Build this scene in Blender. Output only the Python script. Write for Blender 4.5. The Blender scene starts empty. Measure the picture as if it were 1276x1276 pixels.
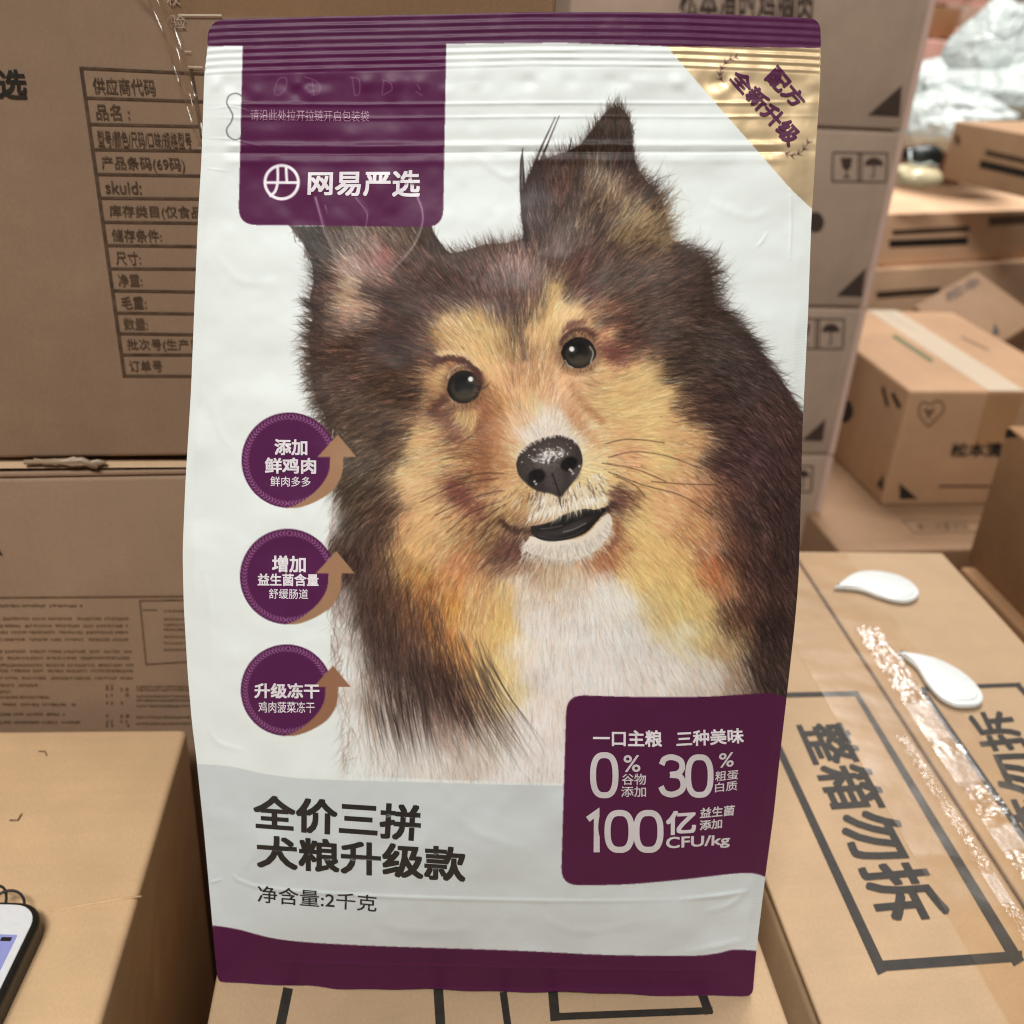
import bpy, bmesh, math
import numpy as np
from mathutils import Matrix, Vector
scene = bpy.context.scene
# ---------------------------------------------------------------- camera
F, CX, CY = 1280., 638., 638.                       # focal length and centre in photograph pixels (1276 square)
def nrm(v): v = np.asarray(v, float); return v/np.linalg.norm(v)
_d = nrm((-165, 2445, F)); _p = np.array((-126, -678, F)); _p = nrm(_p-_d*np.dot(_p, _d)); _x = np.cross(_d, _p)
ROT = np.array([_x, _p, -_d]); CAM = np.array((0., 0., .34211))
cam_data = bpy.data.cameras.new('camera'); cam = bpy.data.objects.new('camera', cam_data); scene.collection.objects.link(cam)
M = np.eye(4); M[:3, 0] = ROT[:, 0]; M[:3, 1] = -ROT[:, 1]; M[:3, 2] = -ROT[:, 2]; M[:3, 3] = CAM
cam.matrix_world = Matrix(M.tolist())
cam_data.sensor_width = 36; cam_data.lens = 36*F/1276; cam_data.clip_start = .02; cam_data.clip_end = 60
cam_data.dof.use_dof = True; cam_data.dof.focus_distance = .345; cam_data.dof.aperture_fstop = 13
scene.camera = cam
scene.render.filter_size = 1.15; scene.cycles.filter_width = 1.1
# ---------------------------------------------------------------- light and exposure
world = bpy.data.worlds.new('World'); scene.world = world; world.use_nodes = True
bg = world.node_tree.nodes['Background']; bg.inputs[0].default_value = (.95, .97, 1, 1); bg.inputs[1].default_value = .09
def lamp(name, loc, aim, sx, sy, power, col=(1, .955, .89)):
    l = bpy.data.lights.new(name, 'AREA'); l.shape = 'RECTANGLE'; l.size = sx; l.size_y = sy; l.energy = power; l.color = col
    o = bpy.data.objects.new(name, l); scene.collection.objects.link(o); o.location = loc
    o.rotation_euler = (Vector(aim)-Vector(loc)).to_track_quat('-Z', 'Y').to_euler(); return o
lamp('ceiling_lamp', (-.35, -.85, 2.1), (.05, .3, 0), .9, .45, 54, (1, .985, .95))
lamp('ceiling_lamp', (-1.0, .6, 2.4), (-.3, .6, 0), .3, 1.2, 7, (1, .975, .93))
lamp('ceiling_lamp', (.8, 1.7, 2.6), (.75, 1.6, 0), 1.3, .35, 52, (1, .975, .94))
lamp('ceiling_lamp', (1.2, 3.0, 2.9), (1.3, 2.6, 0), 1.4, .4, 95, (1, .97, .94))
vs = scene.view_settings; vs.view_transform = 'Standard'; vs.look = 'None'; vs.exposure = 0; vs.gamma = 1; vs.use_curve_mapping = False
# ---------------------------------------------------------------- helpers
def ray(x, y): return ROT @ np.array((x-CX, y-CY, F))
def on_plane(x, y, P, N, off=0.):
    N = nrm(N); r = ray(x, y); return CAM+r*(np.dot(np.asarray(P)+N*off-CAM, N)/np.dot(r, N))
def at_depth(x, y, d): r = ray(x, y); return CAM+r*d/F    # d: distance along the view axis
def lin(c):
    c = np.asarray(c, float)/255; return np.where(c <= .04045, c/12.92, ((c+.055)/1.055)**2.4)
def link(o, parent=None):
    scene.collection.objects.link(o)
    if parent is not None: o.parent = parent
    return o
def origin(o):
    v = np.zeros(3)
    while o is not None: v += np.array(o.location); o = o.parent
    return v
def thing(name, label, cat, loc=(0, 0, 0), group=None):
    o = bpy.data.objects.new(name, None); o.empty_display_size = .02; o.location = [float(t) for t in loc]
    link(o); return tag(o, label, cat, group)
def tag(o, label, cat, group=None):
    o['label'] = label; o['category'] = cat
    if group: o['group'] = group
    return o
def obj(name, verts, faces, mat, parent=None, smooth=False):
    me = bpy.data.meshes.new(name); v = np.asarray(verts, float)-origin(parent)
    me.from_pydata(v.tolist(), [], [list(map(int, f)) for f in faces]); me.materials.append(mat); me.update()
    if smooth: me.polygons.foreach_set('use_smooth', [True]*len(me.polygons))
    return link(bpy.data.objects.new(name, me), parent)
def obj_bm(name, bm, mat, parent=None, smooth=False):
    me = bpy.data.meshes.new(name); bmesh.ops.translate(bm, vec=Vector((-origin(parent)).tolist()), verts=bm.verts)
    bm.normal_update(); bm.to_mesh(me); bm.free(); me.materials.append(mat)
    if smooth: me.polygons.foreach_set('use_smooth', [True]*len(me.polygons))
    return link(bpy.data.objects.new(name, me), parent)
def nodes(name):
    m = bpy.data.materials.new(name); m.use_nodes = True; nt = m.node_tree
    return m, nt, nt.nodes['Principled BSDF'], nt.nodes.new, nt.links.new
def plain(name, col, rough=.5, metal=0., spec=.5, bump=0., bscale=400, **kw):
    m, nt, b, new, con = nodes(name); c = lin(col)
    b.inputs['Base Color'].default_value = (*c, 1); b.inputs['Roughness'].default_value = rough; b.inputs['Metallic'].default_value = metal; b.inputs['Specular IOR Level'].default_value = spec
    for k, v in kw.items(): b.inputs[k.replace('_', ' ')].default_value = v
    tc = new('ShaderNodeTexCoord'); n = new('ShaderNodeTexNoise'); n.inputs['Scale'].default_value = bscale; n.inputs['Detail'].default_value = 4; con(tc.outputs['Object'], n.inputs['Vector'])
    mx = new('ShaderNodeMixRGB'); mx.blend_type = 'MULTIPLY'; mx.inputs[0].default_value = .18; mx.inputs[1].default_value = (*c, 1); con(n.outputs['Fac'], mx.inputs[2]); con(mx.outputs[0], b.inputs['Base Color'])
    if bump:
        bp = new('ShaderNodeBump'); bp.inputs['Strength'].default_value = bump; bp.inputs['Distance'].default_value = .001; con(n.outputs['Fac'], bp.inputs['Height']); con(bp.outputs[0], b.inputs['Normal'])
    return m
def cardboard(name, col, seed=0., flute='Z'):
    m, nt, b, new, con = nodes(name); c = lin(col)
    tc = new('ShaderNodeTexCoord'); mp = new('ShaderNodeMapping'); mp.inputs['Location'].default_value = (seed, seed*.7, seed*1.3); con(tc.outputs['Object'], mp.inputs[0])
    def noise(sc, det, stretch=None):
        n = new('ShaderNodeTexNoise'); n.inputs['Scale'].default_value = sc; n.inputs['Detail'].default_value = det; n.inputs['Roughness'].default_value = .62
        if stretch is None: con(mp.outputs[0], n.inputs['Vector'])
        else:
            k = new('ShaderNodeMapping'); k.inputs['Scale'].default_value = stretch; con(mp.outputs[0], k.inputs[0]); con(k.outputs[0], n.inputs['Vector'])
        return n
    big = noise(6, 4); mid = noise(38, 5); fib = noise(900, 4, (1, .6, 1) if flute == 'Y' else (1, 1, .6)); flu = noise(150, 1, (.02, 1, .02) if flute == 'Y' else (1, 1, .02))
    def ramp(n, lo, hi, a, z):
        r = new('ShaderNodeMapRange'); r.inputs['From Min'].default_value = lo; r.inputs['From Max'].default_value = hi; r.inputs['To Min'].default_value = a; r.inputs['To Max'].default_value = z; con(n.outputs['Fac'], r.inputs['Value']); return r
    def mul(a, z):
        q = new('ShaderNodeMath'); q.operation = 'MULTIPLY'; con(a.outputs[0], q.inputs[0]); con(z.outputs[0], q.inputs[1]); return q
    f = mul(mul(ramp(big, .3, .7, .86, 1.1), ramp(mid, .3, .7, .955, 1.035)), mul(ramp(fib, .3, .72, .93, 1.05), ramp(flu, .3, .7, .985, 1.012)))
    vm = new('ShaderNodeVectorMath'); vm.operation = 'SCALE'; vm.inputs[0].default_value = tuple(c); con(f.outputs[0], vm.inputs['Scale']); con(vm.outputs[0], b.inputs['Base Color'])
    b.inputs['Roughness'].default_value = .72; b.inputs['Specular IOR Level'].default_value = .28
    bp = new('ShaderNodeBump'); bp.inputs['Strength'].default_value = .2; bp.inputs['Distance'].default_value = .0006; con(flu.outputs['Fac'], bp.inputs['Height'])
    b2 = new('ShaderNodeBump'); b2.inputs['Strength'].default_value = .5; b2.inputs['Distance'].default_value = .006; con(big.outputs['Fac'], b2.inputs['Height']); con(bp.outputs[0], b2.inputs['Normal']); con(b2.outputs[0], b.inputs['Normal'])
    return m
def ink(name, col, fade=.12):
    m, nt, b, new, con = nodes(name); c = lin(col); tc = new('ShaderNodeTexCoord'); n = new('ShaderNodeTexNoise'); n.inputs['Scale'].default_value = 260; n.inputs['Detail'].default_value = 5; con(tc.outputs['Object'], n.inputs['Vector'])
    r = new('ShaderNodeValToRGB'); r.color_ramp.elements[0].position = .3; r.color_ramp.elements[1].position = .78; r.color_ramp.elements[0].color = (*c, 1); r.color_ramp.elements[1].color = (*(c*(1-fade)+np.array((.3, .19, .1))*fade), 1); con(n.outputs['Fac'], r.inputs[0]); con(r.outputs[0], b.inputs['Base Color'])
    b.inputs['Roughness'].default_value = .6; b.inputs['Specular IOR Level'].default_value = .3; return m
def film(name, amount=.2, rough=.12, bump=.6, scale=90, tint=(1, .97, .92)):
    m, nt, b, new, con = nodes(name); nt.nodes.remove(b); out = nt.nodes['Material Output']
    t = new('ShaderNodeBsdfTransparent'); t.inputs[0].default_value = (*tint, 1); g = new('ShaderNodeBsdfGlossy'); g.inputs['Roughness'].default_value = rough
    tc = new('ShaderNodeTexCoord'); n = new('ShaderNodeTexNoise'); n.inputs['Scale'].default_value = scale; n.inputs['Detail'].default_value = 3; con(tc.outputs['Object'], n.inputs['Vector'])
    bp = new('ShaderNodeBump'); bp.inputs['Strength'].default_value = bump; bp.inputs['Distance'].default_value = .004; con(n.outputs['Fac'], bp.inputs['Height']); con(bp.outputs[0], g.inputs['Normal'])
    lw = new('ShaderNodeLayerWeight'); lw.inputs[0].default_value = .25; r = new('ShaderNodeMapRange'); r.inputs['To Min'].default_value = amount*.5; r.inputs['To Max'].default_value = min(1, amount*3); con(lw.outputs['Fresnel'], r.inputs['Value'])
    mx = new('ShaderNodeMixShader'); con(r.outputs[0], mx.inputs[0]); con(t.outputs[0], mx.inputs[1]); con(g.outputs[0], mx.inputs[2]); con(mx.outputs[0], out.inputs[0]); return m
_glyphs = {}
def text_flat(s, bold=0., res=3):
    """outline of a line of writing scaled to the unit square; bold writing is the same outline repeated around a small circle, each copy one layer up"""
    k = (s, bold, res)
    if k not in _glyphs:
        cu = bpy.data.curves.new('t', 'FONT'); cu.body = s; cu.size = 1; cu.resolution_u = res; cu.fill_mode = 'FRONT'
        o = bpy.data.objects.new('t', cu); scene.collection.objects.link(o); me = bpy.data.meshes.new_from_object(o.evaluated_get(bpy.context.evaluated_depsgraph_get()))
        v = np.array([p.co[:2] for p in me.vertices]); f = [list(p.vertices) for p in me.polygons]
        bpy.data.objects.remove(o); bpy.data.curves.remove(cu); bpy.data.meshes.remove(me)
        n = 1 if bold <= 0 else (4 if bold < .013 else 8); V, Fc = [], []
        for i in range(n):
            a = 2*math.pi*i/n+(math.pi/4 if n == 4 else 0); d = np.sign(np.round((math.cos(a), math.sin(a)), 6))*bold if n > 1 else np.zeros(2)
            Fc += [[q+i*len(v) for q in p] for p in f]; V.append(np.column_stack([v+d, np.full(len(v), i*1.)]))
        V = np.vstack(V); lo, hi = V.min(0), V.max(0); V[:, :2] = (V[:, :2]-lo[:2])/np.maximum((hi-lo)[:2], 1e-6); _glyphs[k] = (V, Fc, hi-lo)
    return _glyphs[k]
def bil(q, u, v): q = np.asarray(q, float); return q[0]*(1-u)*(1-v)+q[1]*u*(1-v)+q[2]*u*v+q[3]*(1-u)*v   # q: BL BR TR TL
def text_on(s, quad, P, N, mat, parent, bold=0., off=.0004, name='lettering'):
    v, f, _ = text_flat(s, bold); q = [on_plane(x, y, P, N, off) for x, y in quad]; N = nrm(N)
    return obj(name, [bil(q, a, b)+N*l*6e-6 for a, b, l in v], f, mat, parent)
def poly_on(pts, P, N, mat, parent, name='printed_mark', off=.0003):
    return obj(name, [on_plane(x, y, P, N, off) for x, y in pts], [list(range(len(pts)))], mat, parent)
def strip(a, b, w, w2=None):
    a = np.array(a, float); b = np.array(b, float); n = np.array((-(b-a)[1], (b-a)[0])); n /= np.linalg.norm(n)+1e-9; w2 = w if w2 is None else w2
    return [a+n*w/2, b+n*w2/2, b-n*w2/2, a-n*w/2]
def lines_on(segs, P, N, mat, parent, name='printed_frame', off=.0003):
    V, Fc = [], []
    for i, s in enumerate(segs):
        q = strip(*s); k = len(V); V += [on_plane(x, y, P, N, off+i*4e-6) for x, y in q]; Fc.append([k, k+1, k+2, k+3])
    return obj(name, V, Fc, mat, parent)
def tube_bm(bm, pts, r, n=8):
    pts = [np.asarray(p, float) for p in pts]; rings = []
    for i, p in enumerate(pts):
        t = nrm(pts[min(i+1, len(pts)-1)]-pts[max(i-1, 0)]); a = nrm(np.cross(t, (0.01, .02, 1))); b = np.cross(t, a); rr = r[i] if hasattr(r, '__len__') else r
        rings.append([bm.verts.new((p+(a*math.cos(k*2*math.pi/n)+b*math.sin(k*2*math.pi/n))*rr).tolist()) for k in range(n)])
    for A, B in zip(rings, rings[1:]):
        for k in range(n): bm.faces.new((A[k], A[(k+1) % n], B[(k+1) % n], B[k]))
    bm.faces.new(rings[0][::-1]); bm.faces.new(rings[-1])
def slab(outline, z0, z1, bevel=.001, seg=2):
    """closed outline (world xy) extruded from z0 to z1 with rounded edges"""
    bm = bmesh.new(); vs_ = [bm.verts.new((float(x), float(y), z0)) for x, y in outline]; f = bm.faces.new(vs_); f.normal_update()
    if f.normal.z < 0: f.normal_flip()
    r = bmesh.ops.extrude_face_region(bm, geom=[f]); up = [e for e in r['geom'] if isinstance(e, bmesh.types.BMVert)]
    for v in up: v.co.z = z1
    bm.normal_update(); bmesh.ops.recalc_face_normals(bm, faces=bm.faces)
    if bevel: bmesh.ops.bevel(bm, geom=[e for e in bm.edges if all(v in up for v in e.verts)], offset=bevel, segments=seg, affect='EDGES', profile=.5)
    return bm

# ---------------------------------------------------------------- print of the bag
SS = 2; PX0, PY0, PX1, PY1 = 222, 8, 1032, 1252
PW, PH = (PX1-PX0)*SS, (PY1-PY0)*SS
rng = np.random.default_rng(7)
def inside(pts, gx, gy):
    r = np.zeros(gx.shape, bool); n = len(pts)
    for i in range(n):
        x0, y0 = pts[i]; x1, y1 = pts[(i+1) % n]
        if y0 == y1: continue
        c = ((gy < y0) != (gy < y1)); r ^= c & (gx < x0+(gy-y0)*(x1-x0)/(y1-y0))
    return r
def window(x0, y0, x1, y1):
    i0 = max(0, int((x0-PX0)*SS)); i1 = min(PW, int((x1-PX0)*SS)+2); j0 = max(0, int((y0-PY0)*SS)); j1 = min(PH, int((y1-PY0)*SS)+2)
    gx, gy = np.meshgrid(PX0+(np.arange(i0, i1)+.5)/SS, PY0+(np.arange(j0, j1)+.5)/SS)
    return (slice(j0, j1), slice(i0, i1)), gx, gy
def lay(cv, sl, a, col):
    cv[sl] += (np.asarray(col, np.float32)-cv[sl])*a[..., None].astype(np.float32)
def fill(cv, pts, col, alpha=1.):
    p = np.array(pts, float); sl, gx, gy = window(p[:, 0].min(), p[:, 1].min(), p[:, 0].max(), p[:, 1].max())
    lay(cv, sl, inside(p, gx, gy)*alpha, col)
def blob(cv, x, y, rx, ry, rot, col, soft=.15, alpha=1.):
    r = max(rx, ry)*(1+soft); sl, gx, gy = window(x-r, y-r, x+r, y+r)
    c, s = np.cos(np.radians(rot)), np.sin(np.radians(rot)); dx, dy = gx-x, gy-y
    q = np.hypot((dx*c+dy*s)/rx, (-dx*s+dy*c)/ry)
    a = np.clip((1+soft-q)/(2*soft), 0, 1); lay(cv, sl, a*a*(3-2*a)*alpha, col)
def spline(pts, n=12):
    p = np.array(pts, float); p = np.vstack([2*p[0]-p[1], p, 2*p[-1]-p[-2]]); o = []
    for i in range(1, len(p)-2):
        for t in np.arange(n)/n:
            a, b, c, d = p[i-1:i+3]
            o.append(.5*(2*b+(c-a)*t+(2*a-5*b+4*c-d)*t*t+(3*b-a-3*c+d)*t**3))
    o.append(p[-2]); return np.array(o)
def line(cv, pts, w, col, alpha=1., taper=False, smooth=True):
    p = spline(pts) if smooth and len(pts) > 2 else np.array(pts, float); m = w+2
    sl, gx, gy = window(p[:, 0].min()-m, p[:, 1].min()-m, p[:, 0].max()+m, p[:, 1].max()+m)
    A = np.zeros(gx.shape); n = len(p)-1
    for i in range(n):
        d = p[i+1]-p[i]; L = d@d+1e-9; t = np.clip(((gx-p[i, 0])*d[0]+(gy-p[i, 1])*d[1])/L, 0, 1)
        D = np.hypot(gx-p[i, 0]-t*d[0], gy-p[i, 1]-t*d[1]); ww = w*(1-.85*(i+t)/n)*(np.minimum(1, .12+(i+t)/n*5) if taper == 2 else 1) if taper else w
        A = np.maximum(A, np.clip((ww/2-D)*SS+.5, 0, 1)*(np.minimum(1, ww*1.3)))
    lay(cv, sl, A*alpha, col)
# sampled look of the printed dog: x, y, sRGB colour, hair direction (0 right, 90 down)
DOG = '''
372 284 78 66 56 235;390 300 70 64 55 235;398 325 62 57 50 215;401 345 58 52 45 205;385 290 76 68 60 230;392 375 72 55 48 200;400 395 80 60 52 195
425 290 100 86 76 240;450 300 125 106 96 238;465 320 152 118 108 235;445 335 178 152 142 225;475 325 165 112 106 220;490 300 122 102 88 232;515 290 108 88 72 238;532 300 76 60 50 240
440 355 202 172 142 212;430 375 188 154 124 200;450 383 190 156 130 195;432 395 162 124 106 190;470 345 135 102 92 212;470 365 82 60 52 205;500 340 95 70 60 218;540 330 86 62 52 235;420 360 122 88 80 205;411 356 80 58 52 200;490 375 75 52 45 200
570 330 95 72 64 235;610 330 122 94 86 248;640 330 150 116 106 264;650 360 116 86 76 268;630 385 92 68 62 262;560 380 86 62 58 220;545 360 80 56 50 218;690 320 106 82 72 285;720 330 112 82 74 305;735 372 92 62 60 325;640 408 98 76 66 268;645 432 160 122 82 268;520 390 72 50 42 205;600 365 96 70 64 245;680 345 112 84 74 282
560 402 210 174 114 228;590 400 205 170 110 236;610 420 216 182 112 245;575 425 216 178 112 228;600 450 226 188 116 240;548 420 178 134 88 215;625 415 165 130 88 258
690 368 214 184 120 285;680 400 222 188 116 280;705 390 226 192 126 300;668 420 220 182 116 275;728 405 205 162 110 320;742 388 150 105 82 335;660 390 140 105 78 272
650 460 204 150 104 265;625 470 226 182 116 245;670 470 210 160 106 275;640 490 216 166 106 255;620 500 196 142 92 225;660 500 226 188 128 262;690 490 216 168 112 290;702 470 220 174 112 300;650 445 150 112 78 266
680 525 224 210 192 270;668 540 216 200 186 250;700 530 226 212 192 290;718 545 228 208 168 320
635 550 216 168 106 205;625 580 206 156 100 185;638 603 216 178 122 160;735 560 236 206 138 340;742 590 236 212 152 10;742 618 226 202 152 30
606 535 168 112 76 200;608 515 182 124 82 215;602 570 160 106 74 185;600 600 172 118 80 170;588 622 150 96 70 150;574 608 138 84 66 165;600 642 165 116 80 145;620 645 150 112 76 130;620 620 200 156 106 155
582 518 200 162 106 100;565 532 152 106 76 150;571 545 142 92 70 150;553 508 130 86 66 170;540 540 216 178 118 170;560 572 206 166 116 170;540 582 220 182 122 168;525 545 216 178 118 175;518 565 206 168 112 170
548 470 205 162 106 200;543 495 178 130 90 185;560 452 172 122 86 215;536 455 120 80 60 200
510 590 226 192 132 165;505 610 220 182 122 155;540 620 216 178 116 155;555 650 216 172 106 140;530 650 226 182 112 140;502 650 206 152 96 132;570 662 206 162 106 135;582 682 172 122 82 130
410 400 95 75 62 190;450 420 86 62 52 185;500 420 68 46 37 185;522 450 60 41 32 185;420 450 86 64 52 178;440 465 98 72 60 175;480 480 76 56 43 172;520 490 70 50 38 170;400 482 98 76 64 170;450 510 98 78 64 162;440 540 102 84 70 155;480 540 86 68 55 158;460 570 102 86 72 150;488 560 95 74 60 158;440 600 92 78 62 140;470 610 88 72 58 142;440 650 82 67 54 128;470 660 90 67 56 128;425 690 78 61 50 112;450 700 76 54 46 112;415 560 105 88 76 150;412 520 100 80 68 160
480 700 132 92 66 112;500 690 176 132 86 120;520 680 222 178 102 128;550 690 216 168 98 128;530 720 190 136 80 115;560 720 204 142 92 118;575 702 204 136 92 122;540 742 170 106 66 105;570 750 206 142 76 104;520 760 150 96 60 100;500 740 130 86 60 104;470 740 86 61 48 104;450 760 76 59 48 100;480 780 86 63 50 95;510 790 112 76 56 94;540 790 142 92 60 92;560 790 192 128 76 92;580 780 222 168 92 94;600 720 216 168 96 110;592 742 222 172 96 105;620 770 224 190 106 93;610 800 226 190 106 92;600 830 228 195 116 88;622 840 228 200 132 90;576 820 216 148 86 86;612 870 230 206 142 86;592 862 216 168 102 80;560 830 112 74 60 80;520 830 80 62 52 84;480 830 86 69 57 86;500 860 132 112 102 80;545 860 96 72 62 72;425 745 190 176 166 110;436 795 196 184 174 106;444 845 208 198 186 100;470 840 150 132 122 92;520 855 100 78 70 76;565 845 96 68 58 70;575 885 120 86 76 66;462 790 84 66 56 96;478 820 84 66 58 90;470 870 186 172 160 86;500 890 188 172 160 80;540 895 150 126 114 70;440 720 92 74 64 108
480 905 206 196 184 84;520 900 196 182 170 78;500 930 218 212 201 84;560 915 186 168 154 70;605 925 218 204 186 76;540 940 222 214 202 76
650 722 214 194 168 100;690 722 206 182 152 95;640 700 165 124 94 140;620 690 128 88 70 145;640 688 108 74 64 120;662 710 182 150 124 110;700 742 218 200 180 92;670 780 228 216 202 92;720 780 226 216 204 88;680 840 227 216 205 90;660 900 230 217 207 92;640 950 229 222 213 92;690 950 226 214 204 90;780 800 223 214 202 72;760 740 233 224 208 70;830 830 219 207 193 66;880 835 206 192 174 62;740 840 225 214 203 84;640 810 230 212 190 92;605 700 180 125 88 135
405 640 214 206 197 120;398 740 224 224 214 115;430 830 224 223 213 100;420 900 226 228 218 110;450 930 225 223 213 105;430 960 226 228 219 105;412 780 225 226 216 108
760 300 95 75 62 305;800 310 118 92 74 325;850 330 86 66 56 335;780 340 92 72 61 325;830 360 86 66 56 342;870 370 76 59 51 350;800 390 86 69 57 345;760 360 92 74 62 330;780 420 86 58 47 350;768 442 96 54 44 350;830 420 86 69 59 352;880 420 80 66 58 8;840 460 76 61 51 350;900 450 76 63 57 18;930 480 78 63 59 32;880 490 76 57 51 5;860 520 82 57 49 0;900 530 73 54 49 16;960 510 86 64 60 45;980 560 80 57 53 58;940 560 86 63 62 36;900 580 86 61 58 28;960 620 71 53 49 58;930 640 86 63 59 52;900 620 112 77 63 42;980 680 66 49 45 70;940 710 73 53 49 62;910 690 100 69 56 56;920 760 86 61 53 64;960 780 61 46 43 68;940 830 76 59 53 66;965 850 70 55 50 68;922 835 150 126 106 64
746 428 216 168 112 330;752 460 226 188 122 345;766 452 170 106 76 350;730 476 212 172 116 20;702 457 216 172 116 300;757 418 186 124 90 335
790 472 226 192 122 340;820 500 226 192 122 345;770 500 226 192 120 350;745 500 216 182 116 0;800 530 232 200 126 352;845 530 220 178 112 0;770 540 222 182 116 0;850 560 216 168 102 12;820 570 228 196 122 10;780 570 216 162 106 8;800 600 228 188 116 18;850 610 220 168 106 30;760 600 228 196 126 14;880 620 184 130 94 40;830 640 226 178 112 34;790 640 230 196 116 32;860 660 200 146 100 44;880 682 188 132 98 50;890 705 200 120 78 54;900 735 178 124 88 60;840 690 226 188 106 48;800 680 228 194 112 44;790 710 228 196 112 50;850 730 226 192 106 54;870 760 222 191 116 58;840 760 222 196 126 58;880 790 206 182 128 60;850 790 222 206 168 60;760 692 176 116 82 50;766 670 190 140 96 40;900 795 182 152 112 62;912 770 132 97 72 63;770 622 140 95 75 20
530 400 84 60 54 218;526 420 72 48 42 208;536 384 88 62 56 222;532 440 74 48 40 200;552 388 100 74 64 228;716 364 98 70 64 305;752 404 88 58 50 340;660 372 112 84 74 270;655 395 104 80 70 268;632 398 118 90 76 256;505 540 84 62 50 165;494 575 90 68 54 158;486 620 96 72 58 145;484 645 92 68 56 135;634 740 222 190 120 100;637 790 226 194 122 94;635 822 228 196 124 90;656 745 220 200 178 95;659 780 228 214 198 93;660 830 229 214 198 91;642 862 230 208 164 88;658 885 230 215 202 90;606 800 224 186 108 90;598 760 220 174 96 96;660 545 222 206 186 240;690 520 226 208 184 278;655 520 212 172 122 240;712 518 218 178 124 300;672 512 222 196 150 265;650 560 216 190 150 210;708 548 226 210 190 310;726 560 226 206 168 335;756 140 86 70 62 270;745 165 76 59 49 265;770 170 72 58 48 275;730 182 60 45 38 262;775 192 65 48 42 278;690 205 96 76 68 262;670 230 80 61 56 265;658 250 73 59 55 262;680 246 74 64 64 262;696 245 118 78 64 268;720 225 86 66 53 275;710 250 72 57 49 272;740 230 130 108 86 295;765 240 152 127 102 285;755 256 122 94 76 310;790 220 80 61 55 300;800 237 96 70 61 310;815 242 76 61 51 315;800 275 162 137 97 312;780 286 140 115 81 312;820 282 148 120 86 325;740 272 86 66 56 300;700 282 102 82 73 280;660 282 95 82 79 258;760 200 64 49 43 275'''
OUT = [(362,282),(380,306),(389,330),(391,350),(386,372),(390,395),(384,418),(386,440),(388,470),(395,500),(406,520),(413,545),(416,600),(413,640),(408,690),(412,740),(416,790),(418,840),(424,900),(430,966),
 (560,972),(705,976),(712,880),(722,868),(860,868),(960,866),(983,872),(992,780),(1000,640),(1003,525),(985,494),(962,462),(940,430),(914,400),(890,378),(888,350),(882,328),(860,312),(836,298),(832,282),(828,262),(822,244),(806,226),(792,206),(787,180),(784,150),(772,132),(758,136),(742,156),(724,180),(708,188),(688,195),(670,201),(659,217),(653,238),(651,262),(654,296),(630,303),(606,304),(584,311),(562,316),(550,309),(540,290),(538,281)]
def resample(F, x, y, x0, y0, st, soft=False):
    fx = np.clip((x-x0)/st, 0, F.shape[1]-1.001); fy = np.clip((y-y0)/st, 0, F.shape[0]-1.001)
    i = fx.astype(int); j = fy.astype(int); u = (fx-i)[..., None]; v = (fy-j)[..., None]
    if soft: u = u*u*(3-2*u); v = v*v*(3-2*v)
    return (F[j, i]*(1-u)+F[j, i+1]*u)*(1-v)+(F[j+1, i]*(1-u)+F[j+1, i+1]*u)*v
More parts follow.
